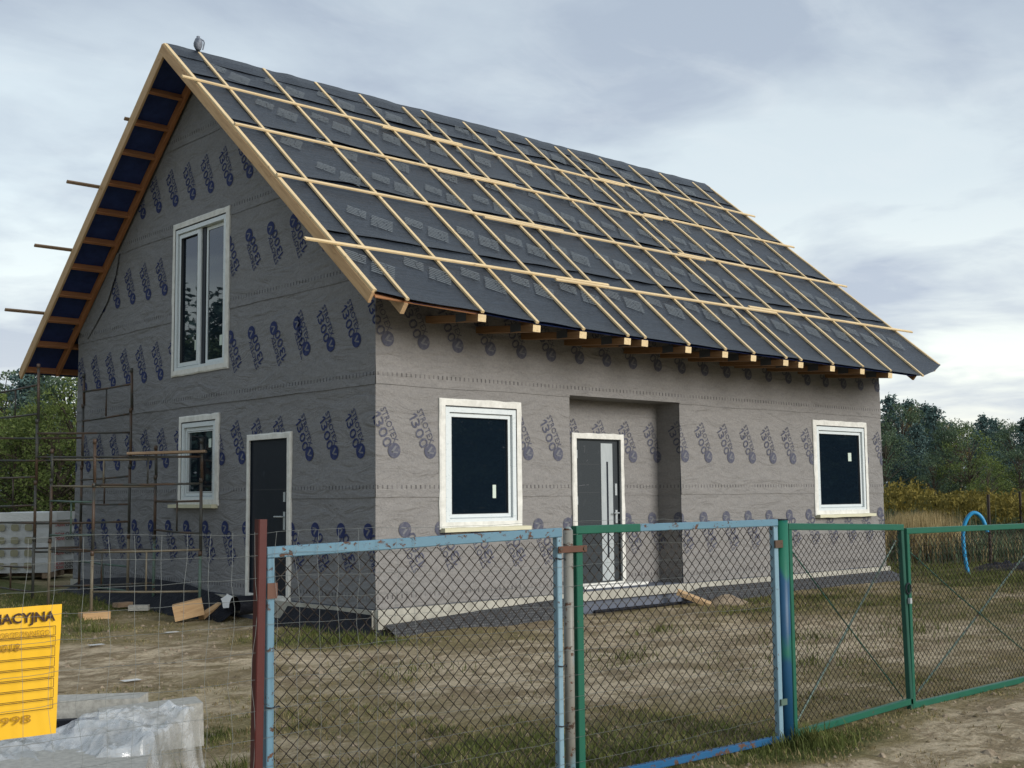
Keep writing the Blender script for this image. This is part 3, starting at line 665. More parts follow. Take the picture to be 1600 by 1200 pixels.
for (u, z, a, l) in ((.22, 2.22, 1.5, .07), (.25, 2.10, .6, .04), (.20, 2.30, .2, .03), (.10, 1.77, .1, .12), (.24, 1.78, .1, .05), (.22, 1.18, 1.4, .06)):
    p = face_nback(FD[0] + u, z, -.012); d = Vector((cos(a), 0, sin(a))) * l; nrm = Vector((-sin(a), 0, cos(a))) * .004; b.add([p, p + d, p + d + nrm, p + nrm], [(0, 1, 2, 3)])
b.mk('chalk_mark', 'print_mark', dr)
b = B(); b.box((FD[0] - .06, ND - .22, .40), (FD[1] + .3, ND - .001, .455)); b.mk('threshold', 'tape', dr)
# side door in the gable
dr = fbox(face_gable, (GD[0] + .02, GD[1] - .02, GD[2], GD[3] - .02), -.05, -.005, house, 'door', 'door_dark'); dr['label'] = 'dark blue filmed side door in the gable'
ring(face_gable, (GD[0] - .055, GD[1] + .05, GD[2] - .05, GD[3] + .055), .075, 0, .036, dr, 'tape', 'tape', .013, 21)
ring(face_gable, GD, .03, -.04, .014, dr, 'frame', 'door_dark')
for z0, z1 in ((1.26, 1.48), (1.60, 1.72)): fbox(face_gable, (GD[0] + .10, GD[0] + .145, z0, z1), -.006, .004, dr, 'lock_plate', 'steel')
b = B(); b.tube([face_gable(GD[0] + .12, 1.42, 0), face_gable(GD[0] + .12, 1.42, .05), face_gable(GD[0] + .27, 1.42, .055)], .010, 8); b.mk('handle', 'steel', dr)
for zz in (.9, 1.75): fbox(face_gable, (GD[0] + .06, GD[1] - .06, zz, zz + .006), -.006, -.003, dr, 'groove', 'seam')

# ------------------------------------------------------------------ plinth, dimpled foil, black foil
b = B(); b.box((-.02, -.075, .2), (3.0, .0, .412)); b.box((5.26, -.06, .2), (L_ + .05, 0, .41)); b.mk('plinth', 'plinth_board', house)
b = B(); b.box((-.05, .0, .2), (-.004, W_, .405)); b.mk('side_plinth', 'plinth_board', house)
def skirt(name, pts, mat, parent, step=.09, rows=6, seed=0, wav=.02, corr=0.0):
    """sheet hanging between a top polyline and a bottom polyline; pts = [(top, bottom), ...]"""
    V = []; n = 0
    for (T0, B0), (T1, B1) in zip(pts[:-1], pts[1:]):
        T0, T1, B0, B1 = map(Vector, (T0, T1, B0, B1)); k_ = max(2, int((T1 - T0).length / step))
        for i in range(k_ if (T1, B1) != (Vector(pts[-1][0]), Vector(pts[-1][1])) else k_ + 1):
            a = i / k_; Tt = T0.lerp(T1, a); Bb = B0.lerp(B1, a); nrm = (T1 - T0).cross(Vector((0, 0, 1))).normalized()
            for j in range(rows + 1):
                t_ = j / rows; p = Tt.lerp(Bb, t_) + nrm * (wav * nz(n * .23, t_ * 1.6, seed) * t_ + .03 * sin(t_ * pi) + corr * (1 if n % 2 else -1))
                V.append(p)
            n += 1
    Fq = [(i * (rows + 1) + j, (i + 1) * (rows + 1) + j, (i + 1) * (rows + 1) + j + 1, i * (rows + 1) + j + 1) for i in range(n - 1) for j in range(rows)]
    return mk(name, V, Fq, mat, parent, smooth=not corr)
skirt('dimpled_foil', [((.05, -.09, .25), (.15, -.20, .10)), ((.6, -.09, .27), (.7, -.30, .07)), ((1.6, -.085, .32), (1.6, -.26, .08)), ((3.0, -.085, .37), (3.0, -.24, .10))], 'dimple_grey', house, .03, 8, 1, .05, .004)
skirt('dimpled_foil', [((5.20, -.02, .30), (5.3, -.2, .10)), ((5.6, -.075, .345), (5.6, -.26, .10)), ((8, -.075, .335), (8, -.25, .12)), ((L_ + .02, -.075, .34), (L_ + .02, -.25, .15)), ((L_ + .45, .05, .26), (L_ + .7, -.2, .13))], 'dimple_grey', house, .03, 8, 2, .05, .004)
b = B()
for i in range(7):
    x = 3.3 + i * .27; b.tube([(x, -.16 + .05 * nz(i, 1), .17 + .02 * nz(i, 4)), (x + .3, -.18 + .06 * nz(i, 7), .17 + .03 * nz(i, 3))], .022, 6)
b.mk('crumpled_foil', 'foil_black', house, smooth=True)
blk = [((-.06, .0, .36), (-.22, -.10, .06)), ((-.06, .7, .37), (-.34, .65, .05)), ((-.06, 1.7, .36), (-.36, 1.7, .06))]
skirt('black_foil', blk, 'foil_black', house, .09, 8, 3, .05)
blk = [((-.06, 2.86, .30), (-.42, 2.7, .10)), ((-.06, 3.5, .42), (-.50, 3.4, .13)), ((-.07, 4.3, .51), (-.55, 4.3, .16)), ((-.07, 5.1, .53), (-.58, 5.1, .18)), ((-.07, 6.0, .52), (-.58, 6.0, .20)), ((-.07, 6.9, .47), (-.5, 6.9, .21)), ((-.06, 7.7, .40), (-.4, 7.7, .24))]
skirt('black_foil', blk, 'foil_black', house, .06, 10, 4, .14)
# rolled end of black foil by the side door
V = []; Fq = []
for i in range(9):
    for j in range(22):
        a = j / 21 * 1.6 * pi - .3; r_ = .17 - .09 * j / 21; V.append((-.12 - .34 * (i / 8) + .02 * nz(i, j), 2.22 + r_ * cos(a) + .02 * nz(i * .4, j * .5), .33 + r_ * sin(a)))
for i in range(8):
    for j in range(21): a = i * 22 + j; Fq.append((a, a + 1, a + 23, a + 22))
mk('foil_roll', V, Fq, 'foil_black', house, smooth=True)
skirt('white_foil', [((-.06, 2.72, .42), (-.18, 2.62, .30)), ((-.06, 2.90, .38), (-.24, 2.92, .27)), ((-.06, 3.15, .43), (-.15, 3.15, .37))], 'foil_white', house, .06, 6, 6, .04)

# ------------------------------------------------------------------ roof
CB = [(-.24, -.88, -.11, 4.02), (.77, -.93, .93, 4.05), (1.54, -1.0, 1.81, 4.04), (2.28, -1.02, 2.59, 4.01), (3.04, -1.04, 3.39, 3.96), (3.36, -1.04, 3.81, 4.02), (4.17, -1.07, 4.66, 3.99), (4.92, -1.08, 5.47, 4.01), (5.53, -1.09, 6.07, 3.99), (6.25, -1.11, 6.75, 3.96), (6.60, -1.12, 7.10, 3.98), (7.40, -1.12, 7.90, 3.97), (8.22, -1.11, 8.70, 3.97), (8.98, -1.13, 9.60, 3.99), (9.90, -1.16, 10.57, 3.97)]
EV = [(-.62, -.80), (-.24, -.87), (.77, -.92), (1.54, -.98), (3.04, -1.03), (5, -1.07), (7.4, -1.11), (9.9, -1.15), (10.5, -1.02), (11.12, -.82)]
def ye(x):
    for (a, ya), (c, yb) in zip(EV[:-1], EV[1:]):
        if x <= c: return ya + (yb - ya) * max(0, (x - a) / (c - a))
    return EV[-1][1]
X0, X1 = -.60, 11.11
b = B()                                   # underside of the membrane, both slopes: the roof's main mesh
b.add([RB(X0, YC, -.02), RB(X1, YC, -.02), RB(X1, 2 * YC + .85, -.02), RB(X0, 2 * YC + .85, -.02)], [(0, 1, 2, 3)], 0)
n = 24
for i in range(n + 1):
    x = X0 + (X1 - X0) * i / n; b.v += [R(x, YC, -.02), R(x, ye(x) + .02, -.02)]
for i in range(n): a = 4 + i * 2; b.f.append((a, a + 1, a + 3, a + 2)); b.mi.append(0)
roof = b.mk('roof', 'underlay', house); roof['label'] = 'dark membrane roof under a grid of pale battens'
def roof_sheet(y0, y1, seed, fn, back=False, eave=False):
    nx_ = 150; ny = 14; V = []; cbx = [c[0] for c in CB]
    for j in range(ny + 1):
        for i in range(nx_ + 1):
            x = X0 + .01 + (X1 - X0 - .02) * i / nx_; y = y0 + (y1 - y0) * j / ny; t_ = j / ny
            if eave: y = ye(x) + (y1 - ye(x)) * t_
            elif j == 0 and not back: y += .05 * nz(x * .9, seed) + .02 * nz(x * 3, seed, 4)
            xs_ = [x - (c[0] + (c[2] - c[0]) * (y + 1) / 5) for c in CB]; lo_ = min([d_ for d_ in xs_ if d_ >= 0] or [x + .62]); hi_ = min([-d_ for d_ in xs_ if d_ < 0] or [11.1 - x]); q = lo_ / max(.01, lo_ + hi_)
            o = .010 - .024 * sin(pi * q) * (.6 + .6 * nz(x * .9, y * 1.2, seed)) * sm(.0, .2, t_) + .008 * nz(x * 1.6, y * 5, seed + 2) + (.014 + .018 * max(0, nz(x * 1.4, seed, 8))) * (1 - sm(0, .14, t_)) + .004
            V.append(fn(x, y, o))
    Fq = [(j * (nx_ + 1) + i, j * (nx_ + 1) + i + 1, (j + 1) * (nx_ + 1) + i + 1, (j + 1) * (nx_ + 1) + i) for j in range(ny) for i in range(nx_)]
    return mk('roof_membrane', V, Fq, 'roof_membrane', roof, smooth=True)
roof_sheet(-1, .24, 1, R, eave=True)
for n_, (a, c) in enumerate(((.18, 1.32), (1.26, 2.36), (2.30, 3.44), (3.38, 4.03))): roof_sheet(a, c, 10 + n_ * 3, R)
for n_, (a, c) in enumerate(((9.0, 7.9), (7.96, 6.8), (6.86, 5.7), (5.76, 4.07))): roof_sheet(a, c, 30 + n_ * 3, RB, back=True)
V = []; nn = 140                          # ridge cap strip
for i in range(nn + 1):
    x = X0 + .02 + (X1 - X0 - .04) * i / nn; wv = .018 * nz(x * 1.6, 3) + .012 * nz(x * 4, 6)
    V += [R(x, 3.80 + .03 * nz(x, 2), .016 + .02 * max(0, nz(x * 2, 11))), R(x, 3.94, .035 + wv), Vector((x, YC, H_ + .045 + wv)), RB(x, 4.16, .035 + wv), RB(x, 4.30, .012)]
Fq = [(i * 5 + j, (i + 1) * 5 + j, (i + 1) * 5 + j + 1, i * 5 + j + 1) for i in range(nn) for j in range(4)]
mk('ridge_strip', V, Fq, 'roof_membrane', roof, smooth=True)
# printed blocks on the roof membrane
def text_block(nl, lw, lh, x0, y0, skew, rng):
    T = []
    for i in range(nl):
        y = y0 - i * lh * 2.7; x = x0 + rng.uniform(0, .01)
        while x < x0 + lw:
            w_ = min(rng.uniform(.06, .22), x0 + lw - x); dx = skew * (y0 - y)
            T.append([(x + dx, y), (x + w_ + dx, y), (x + w_ + dx + skew * lh, y - lh), (x + dx + skew * lh, y - lh)]); x += w_ + .012
    return T
rng = random.Random(3); RP = []
for var in range(3):
    ca, sa = cos(radians(-24)), sin(radians(-24))
    RP.append([[[(x * ca - y * sa, x * sa + y * ca) for x, y in q] for q in T] for T in (text_block(5, .25, .018, -.33, .20, -.12, rng), text_block(7, .28, .018, -.02, .17, -.12, rng))])
PM = Matrix(((1, 0, RN.x, 0), (0, CS, RN.y, 0), (0, SL * CS, RN.z, 0), (0, 0, 0, 1)))
protos = []
for TT in RP:
    for T in TT: protos.append(([(x, y, 0) for q in T for x, y in q], [tuple(range(i * 4, i * 4 + 4)) for i in range(len(T))]))
pm = [None] * 6
for r_, (yy, ph, ds) in enumerate(((-.36, -.30, .82), (.52, .35, .84), (1.44, .52, .86), (2.06, .05, .86), (2.80, .45, .87), (3.55, .15, .88))):
    for i in range(15):
        x = ph + ds * i
        if x > 10.7: continue
        v = (i + r_) % 3; M = Matrix.Translation(R(x, yy + .03 * nz(x, r_), .026)) @ PM
        for v in (v * 2, v * 2 + 1):
            if pm[v] is None: pm[v] = mk('roof_print', protos[v][0], protos[v][1], 'roof_print', roof, M)
            else: inst(pm[v], roof, M)
# counter battens
for xb, yb, xt, yt in CB: bar('counter_batten', R(xb, yb, .030), R(xt, yt, .030), .043, .030, 'batten_wood', roof, RN)
bar('counter_batten', R(-.60, -.79, .022), R(-.60, 4.04, .022), .052, .030, 'batten_wood', roof, RN)
bar('counter_batten', R(11.09, -.81, .022), R(11.10, 4.03, .022), .052, .030, 'batten_wood', roof, RN)
for i in range(15): bar('counter_batten', RB(-.2 + .79 * i, 8.9, .03), RB(-.2 + .79 * i, 4.1, .03), .052, .03, 'batten_wood', roof, RNB)
bar('counter_batten', RB(-.60, 8.9, .022), RB(-.60, 4.08, .022), .052, .03, 'batten_wood', roof, RNB)
# battens, each row of three lapped lengths
ROWS = [((-.84, 3.10), (11.33, 3.07), [(2.30, 3.86), (6.9, 7.5)]), ((-.62, 2.13), (11.29, 2.16), [(2.55, 4.10), (7.0, 7.4)]), ((-.64, 1.11), (11.36, 1.10), [(2.52, 4.06), (6.60, 7.20)]), ((-1.03, -.10), (11.62, -.02), [(2.68, 3.72), (6.82, 7.46)])]
for (xa, ya), (xz, yz), sp in ROWS:
    f = lambda x: ya + (yz - ya) * (x - xa) / (xz - xa)
    segs = [(xa, sp[0][1], 0), (sp[0][0], sp[1][1], .052), (sp[1][0], xz, 0)]
    for a, c, d in segs: bar('batten', R(a, f(a) - d, .058), R(c, f(c) - d, .058 + random.uniform(-.003, .003)), .043, .026, 'batten_wood', roof, RN)
for y, xe in ((5.05, -.68), (6.0, -1.10), (6.95, -1.18), (7.97, -1.22)): bar('batten', RB(xe, y, .058), RB(11.3, y, .058), .05, .03, 'old_wood', roof, RNB)
# barge boards, rails, lookouts
for x in (-.615, 11.11):
    bar('barge_board', R(x, -.80, -.058), R(x, YC + .02, -.058), .036, .128, 'wood', roof, RN)
    bar('barge_board', RB(x, 2 * YC + .86, -.066), RB(x, YC - .02, -.066), .034, .142, 'wood', roof, RNB)
for x in (-.07,):
    bar('rail', RB(x, 8.86, -.10), RB(x, YC + .06, -.10), .05, .13, 'red_wood', roof, RNB); bar('rail', R(-.21, -.86, -.10), R(x, YC - .06, -.10), .055, .13, 'wood', roof, RN)
for y in (4.58, 5.0, 5.4, 5.84, 6.25, 6.69, 7.10, 7.54, 7.96, 8.38): 
    bar('lookout', RB(-.597, y, -.085), RB(-.095 if y < 8.2 else .12, y, -.085), .045, .115, 'red_wood', roof, RNB)
    bar('lookout', R(-.597, 2 * YC - y, -.085), R(-.095, 2 * YC - y, -.085), .045, .115, 'red_wood', roof, RN)
bar('fascia_board', RB(-.597, 8.83, -.085), RB(11.09, 8.83, -.085), .03, .12, 'red_wood', roof, RNB)
# trusses with level tails
def truss(x, y_end, tail=True):
    bar('rafter', R(x, y_end + .05, -.075), R(x, YC - .02, -.075), .055, .10, 'shaded_wood', roof, RN); bar('rafter', RB(x, 8.85, -.10), RB(x, YC + .02, -.10), .055, .15, 'wood', roof, RNB)
    if tail:
        zb = zr(y_end) - .045
        tl = bar('truss_tail', (x, y_end - .005, zb), (x, .6, zb + .14), .118, .08, ['shaded_wood', 'batten_wood'], roof); tl.data.polygons[8].material_index = 1
        for s in (-1, 1): fb = B(); fb.box((x + s * .0605 - .002, y_end + .20, zb - .012), (x + s * .0605 + .002, y_end + .38, zb + .085)); fb.mk('nail_plate', 'seam', tl)
for xb, yb, _, _ in CB[1:-1]: truss(xb, yb)
truss(9.9, -1.13, False)
bar('eave_board', R(-.59, -.78, -.030), R(.85, -.86, -.030), .12, .02, 'red_wood', roof, RN)
bar('eave_board', R(.86, -.83, -.031), R(10.4, -.95, -.031), .12, .02, 'red_wood', roof, RN)

# grey bundle on the ridge
bx = Vector((-.10, 4.05, H_ + .05)); cn_ = thing('bundle', 'small grey mottled rounded bundle perched on the ridge near the gable', 'bundle', bx)
prof = [(0, .028), (.02, .042), (.06, .058), (.10, .062), (.14, .055), (.17, .038), (.185, .022), (.20, .026), (.21, .010)]
V = []; Fq = []
for z, r_ in prof:
    for j in range(14): a = 2 * pi * j / 14; rr = r_ * (1 + .12 * nz(cos(a) * 2, sin(a) * 2, z * 25)); V.append(bx + Vector((rr * cos(a), rr * sin(a), z)))
for i in range(len(prof) - 1):
    for j in range(14): Fq.append((i * 14 + j, i * 14 + (j + 1) % 14, (i + 1) * 14 + (j + 1) % 14, (i + 1) * 14 + j))
Fq += [tuple(reversed(range(14))), tuple((len(prof) - 1) * 14 + j for j in range(14))]
mk('body', V, Fq, 'bundle_grey', cn_, smooth=True)
b = B(); b.tube([bx + rt0 * d + Vector((0, 0, z)) for d, z in ((.035, .165), (.075, .14), (.085, .11), (.075, .05), (.065, .01))], .009, 6); b.mk('handle', 'bundle_grey', cn_)

# ------------------------------------------------------------------ fence line (y = -6.2)
FY = -6.2
def zigzag(name, x0, x1, z0, z1, parent, cw, ch, y=FY, r=.0021, seed=0, lean=0.0):
    """diamond mesh: each wire zigzags downwards and hooks its neighbour"""
    b = B(); n = int(round((x1 - x0) / cw)); cw = (x1 - x0) / n; m = int(round((z1 - z0) / ch)); ch = (z1 - z0) / m
    for i in range(n):
        pts = []
        for j in range(m * 2 + 1):
            z = z1 - j * ch / 2; xa = x0 + i * cw; xb = xa + cw; q = (j + i) % 2
            for t_ in ((0, .18, .5, .82) if j < m * 2 else (0,)):
                s = t_; e = s * s * (3 - 2 * s) * .45 + s * .55
                xx = (xa + (xb - xa) * e) if q == 0 else (xb + (xa - xb) * e); zz = z - ch / 2 * s
                d = .007 * nz(xx * 3.1, zz * 3.3, seed)
                pts.append((xx + d + lean * (z1 - zz), y + d + .004 * (1 if q else -1), zz - .006 * nz(xx * 4, zz * 4, seed + 9)))
        b.tube(pts, r, 3, caps=False)
    return b.mk(name, 'wire_rusty', parent, kind='stuff')
# red post
p = thing('fence_post', 'dark red square steel post at the end of the wire fence', 'post', (-5.17, FY - .02, 0), 'fence posts')
bar('shaft', (-5.178, FY - .02, -.15), (-5.160, FY - .02, 1.555), .043, .043, 'paint_red', p, (0, 1, 0))
# blue panel
p = thing('framed_fence', 'peeling light blue framed chain link panel beside the red post', 'fence panel', (-4.2, FY, 0))
bar('top_rail', (-5.125, FY, 1.405), (-3.265, FY, 1.445), .04, .05, 'paint_blue', p)
bar('stile', (-5.10, FY, .05), (-5.105, FY, 1.379), .038, .04, 'paint_blue', p, (0, 1, 0)); bar('stile', (-3.285, FY, .05), (-3.285, FY, 1.418), .036, .04, 'paint_pale_blue', p, (0, 1, 0))
bar('bottom_rail', (-5.08, FY, .07), (-3.305, FY, .07), .038, .04, 'paint_blue', p)
zigzag('chain_link', -5.08, -3.305, .09, 1.395, p, .0365, .070, r=.0026, seed=1)
for (x, z) in ((-5.10, .72), (-5.10, .40), (-3.285, 1.30), (-3.285, .72), (-3.285, .40)):
    b = B(); b.tube([(x - .03, FY - .025, z + .006), (x, FY - .028, z), (x + .04, FY - .02, z + .004), (x + .06, FY, z - .01)], .0035, 5); b.mk('wire_tie', 'tie_black', p)
b = B(); b.box((-5.127, FY - .026, 1.20), (-5.075, FY - .0215, 1.27)); b.mk('rust_plate', 'rust', p)
# worn post
p = thing('fence_post', 'thin worn grey post with flaking blue paint beside the wicket gate', 'post', (-3.2, FY, 0), 'fence posts')
b = B(); b.tube([(-3.205, FY, -.15), (-3.20, FY, 1.455)], .029, 10); b.mk('shaft', 'paint_worn', p, smooth=True)
b = B(); b.tube([(-3.20, FY, 1.455), (-3.20, FY, 1.475)], [.029, .012], 10); b.mk('cap', 'paint_worn', p, smooth=True)
bar('clamp', (-3.31, FY - .036, 1.352), (-3.09, FY - .036, 1.352), .006, .036, 'rust', p)
for x in (-3.295, -3.11): b = B(); b.tube([(x, FY - .045, 1.352), (x, FY - .036, 1.352)], .012, 6); b.mk('bolt', 'scaffold_rust', p)
# wicket
p = thing('wicket_gate', 'wicket gate with a rusty blue top rail, a green stile and chain link', 'gate', (-2.2, FY, 0))
bar('stile', (-3.13, FY, .05), (-3.13, FY, 1.43), .05, .045, 'paint_green', p, (0, 1, 0)); bar('stile', (-1.275, FY, .03), (-1.275, FY, 1.43), .045, .04, 'paint_pale_blue', p, (0, 1, 0))
bar('top_rail', (-3.155, FY - .002, 1.455), (-2.62, FY - .002, 1.455), .042, .046, 'paint_green', p); bar('top_rail', (-2.62, FY, 1.455), (-1.25, FY, 1.455), .04, .044, 'paint_blue', p)
bar('bottom_rail', (-3.10, FY, .085), (-1.30, FY, .055), .04, .042, 'paint_strong_blue', p)
zigzag('chain_link', -3.105, -1.30, .08, 1.435, p, .038, .072, r=.0027, seed=2)
b = B(); b.box((-1.305, FY - .034, 1.29), (-1.20, FY - .024, 1.34)); b.mk('hinge', 'scaffold_rust', p)
b = B(); b.box((-1.29, FY - .034, .27), (-1.20, FY - .024, .31)); b.mk('hinge', 'scaffold_green', p)
# gate post
p = thing('fence_post', 'thick round gate post painted green over blue', 'post', (-1.19, FY, 0), 'fence posts')
b = B(); b.tube([(-1.195, FY, -.2), (-1.19, FY, 1.47)], .046, 18); b.mk('shaft', 'paint_post', p, smooth=True)
b = B(); b.tube([(-1.19, FY, 1.4705), (-1.19, FY, 1.478)], .050, 18); b.mk('cap', 'tie_black', p)
# gate leaves
def leaf(x0, x1, zt0, zt1, zb0, zb1, label, seed, skew):
    p = thing('gate_leaf', label, 'gate', ((x0 + x1) / 2, FY, 0), 'double gate leaves')
    bar('top_rail', (x0, FY, zt0), (x1, FY, zt1), .04, .045, 'paint_green', p); bar('bottom_rail', (x0, FY, zb0), (x1 + skew, FY, zb1), .04, .045, 'paint_green', p)
    bar('stile', (x0 + .02, FY, zb0 + .02), (x0 + .02, FY, zt0 - .023), .036, .04, 'paint_green', p, (0, 1, 0)); bar('stile', (x1 - .02 + skew, FY, zb1 - .06), (x1 - .02, FY, zt1 - .023), .036, .04, 'paint_green_dark' if seed == 3 else 'paint_green', p, (0, 1, 0))
    zigzag('chain_link', x0 + .04, x1 - .045, max(zb0, zb1) + .03, min(zt0, zt1) - .02, p, .031, .057, r=.0025, seed=seed)
    b = B(); b.tube([(x0 + .03, FY + .012, zt0 - .13), ((x0 * 2 + x1) / 3, FY + .016, zt0 - .52), (x1 - .05, FY + .012, zb1 + .03)], .0055, 6); b.mk('brace', 'paint_green_dark', p)
    b = B(); b.tube([(x1 - .05, FY + .024, zt1 - .10), (x0 + .04, FY + .024, zb0 + .03)], .0075, 6); b.mk('brace', 'scaffold_green', p)
    return p
g1 = leaf(-1.13, .345, 1.425, 1.385, .06, .10, 'left green gate leaf with crossed brace wires next to the thick post', 3, .045)
b = B(); b.tube([(.36 + .035 * cos(a / 10 * 2 * pi), FY - .03, .93 + .04 * sin(a / 10 * 2 * pi)) for a in range(11)], .006, 6); b.mk('chain', 'tie_black', g1)
b = B(); b.box((.345, FY - .05, .82), (.37, FY - .03, .86)); b.mk('padlock', 'steel', g1)
leaf(.385, 2.75, 1.355, 1.345, .065, .06, 'right green gate leaf running out of the right edge', 4, .0)
# woven wire fence
p = thing('wire_fence', 'thin zinc woven wire fence left of the red post', 'fence', (-6.2, FY, 0))
b = B()
for i, z in enumerate((1.50, 1.405, 1.30, 1.20, 1.09, .97, .85, .72, .60, .47, .33, .2)):
    pts = []; x = -7.6
    while x < -1.35: pts.append((x, FY - .034 + .008 * nz(x * 3, z * 5), z + .018 * nz(x * 1.6, z * 3.3) + .006 * nz(x * 9, z) - (.05 * sm(-5.1, -3, x) if 0 < i < 9 else 0))); x += .07
    b.tube(pts, .0010, 3, caps=False)
x = -7.55; i = 0
while x < -4.2:
    b.tube([(x + .030 * nz(x * 3, z * 4) + .01 * nz(x * 9, z * 14), FY - .037 + .006 * nz(x, z), z) for z in [1.50 - .11 * j for j in range(13)]], .0009, 3, caps=False); x += .112; i += 1
b.mk('woven_wire', 'wire_zinc', p, kind='stuff')
b = B(); b.tube([(-7.6, FY - .02, -.2), (-7.6, FY - .02, 1.55)], .025, 8); b.mk('post', 'paint_red', p)
# information board
sx0, sx1, sz0, sz1, sy = -6.80, -6.045, .735, 1.235, FY + .02
p = thing('information_board', 'yellow construction information board hung on the wire fence', 'sign', (-6.4, sy, 0))
V = []; Fq = []
for o in (0, .004):
    for j in range(6):
        for i in range(9): V.append((sx0 + (sx1 - sx0 + .012 * (j / 5 - .5)) * i / 8, sy + o + .010 * nz(i * .35, j * .4), sz0 + (sz1 - sz0) * j / 5 + .004 * nz(i * .6, j)))
for j in range(5):
    for i in range(8): a = j * 9 + i; Fq += [(a, a + 1, a + 10, a + 9), (a + 54, a + 63, a + 64, a + 55)]
mk('board', V, Fq, 'sign_yellow', p, smooth=True)
def sign_text(body, x0, x1, z0, z1, mat, off, name):
    T = text_tris(body, x0, x1, z0, z1, off); mk(name, [(x, sy - .014, z) for t_ in T for x, z in t_], [tuple(range(i * 3, i * 3 + 3)) for i in range(len(T))], mat, p)
sign_text('INFORMACYJNA', -6.48, sx1 - .024, 1.162, 1.214, 'sign_ink', .026, 'heading')
sign_text('JEDNORODZINNEGO', -6.345, sx1 - .046, 1.112, 1.142, 'sign_pencil', .0, 'lettering')
sign_text('2018', -6.295, -6.205, 1.068, 1.098, 'sign_pencil', .0, 'lettering')
sign_text('1998', -6.30, -6.155, .79, .822, 'sign_pencil', .0, 'lettering')
b = B()
def ln(x0, z0, x1, z1, w_=.0011):
    d = Vector((x1 - x0, 0, z1 - z0)).normalized(); n_ = Vector((-d.z, 0, d.x)) * w_; a = Vector((x0, sy - .0138, z0)); c = Vector((x1, sy - .0138, z1)); b.add([a - n_, c - n_, c + n_, a + n_], [(0, 1, 2, 3)])
for i in range(8):
    zt = 1.154 - i * .0405; zb_ = zt - .035; xr = sx1 - .022 - i * .0006
    ln(sx0 + .02, zt, xr, zt); ln(sx0 + .02, zb_, xr, zb_); ln(xr, zt, xr, zb_)
b.mk('ruled_line', 'sign_ink', p)

# ------------------------------------------------------------------ scaffold towers on the gable
def post_tower(label, posts, ztop, levels, seed):
    """posts: dict a,c = near/far pairs; levels: list of (zhi, zlo, [(p,q),...])"""
    base = posts[0]; p = thing('scaffold_tower', label, 'scaffold', (base[0], base[1], .15), 'rusty frame scaffolds by the gable')
    rnd = random.Random(seed); mats = ['scaffold_rust', 'scaffold_rust', 'scaffold_green', 'scaffold_tan']
    for (x, y) in posts:
        z = gh(x, y); nseg = 0
        while z < ztop - .05:
            z2 = min(z + rnd.uniform(.75, 1.0), ztop + rnd.uniform(-.05, .08)); b = B()
            b.tube([(x + .006 * nseg, y, z - (.02 if nseg == 0 else 0)), (x + .004, y + .005, z2)], .021, 8); b.mk('standard', mats[rnd.randrange(4)] if nseg == 0 else mats[rnd.randrange(2)], p, smooth=True)
            b = B(); b.tube([(x, y, z2 - .03), (x, y, z2 + .03)], .026, 8); b.mk('coupler', 'scaffold_rust', p, smooth=True); z = z2; nseg += 1
    for zh, zl, prs in levels:
        for i, j in prs:
            P0, P1 = Vector((*posts[i], 0)), Vector((*posts[j], 0)); mt = mats[rnd.randrange(4)]
            for z in (zh, zl):
                b = B(); dz = rnd.uniform(-.03, .03); b.tube([P0 + Vector((0, 0, z)), P0.lerp(P1, .5) + Vector((0, 0, z + dz / 2 - .006)), P1 + Vector((0, 0, z + dz))], .015, 6); b.mk('ledger', mt, p, smooth=True)
            m_ = P0.lerp(P1, .5); b = B(); b.tube([m_ + Vector((0, 0, zl)), m_ + Vector((0, 0, zh))], .012, 6); b.mk('strut', mt, p, smooth=True)
    return p
T1 = [(-1.40, 4.20), (-.30, 3.42), (-.30, 4.72), (-1.40, 5.58)]      # 0 near outer, 1 near wall, 2 far wall, 3 far outer
post_tower('lower scaffold tower carrying a plank in front of the narrow window', T1, 2.33, [(2.20, 1.84, [(0, 1), (3, 2)]), (1.62, 1.20, [(0, 3), (1, 2)]), (.98, .48, [(0, 1), (3, 2)])], 4)
T2 = [(-1.30, 6.40), (-.30, 5.52), (-.30, 7.18), (-1.30, 8.1)]
post_tower('taller scaffold tower at the far gable corner under the eave', T2, 3.50, [(3.30, 2.88, [(0, 3), (1, 2)]), (2.60, 2.26, [(0, 1), (3, 2)]), (1.98, 1.58, [(0, 3), (1, 2)]), (1.32, .92, [(0, 1), (3, 2)]), (.70, .36, [(0, 3), (1, 2)])], 9)
d = (Vector((-.30, 3.42, 0)) - Vector((-1.40, 4.20, 0))).normalized()
q = Vector((-1.40, 4.20, 2.238)) + d * .42; o = bar('plank', q, Vector((-.30, 3.42, 2.262)) + d * .06, .19, .034, 'old_wood', None); tag(o, 'weathered brown plank laid across the lower scaffold', 'plank')
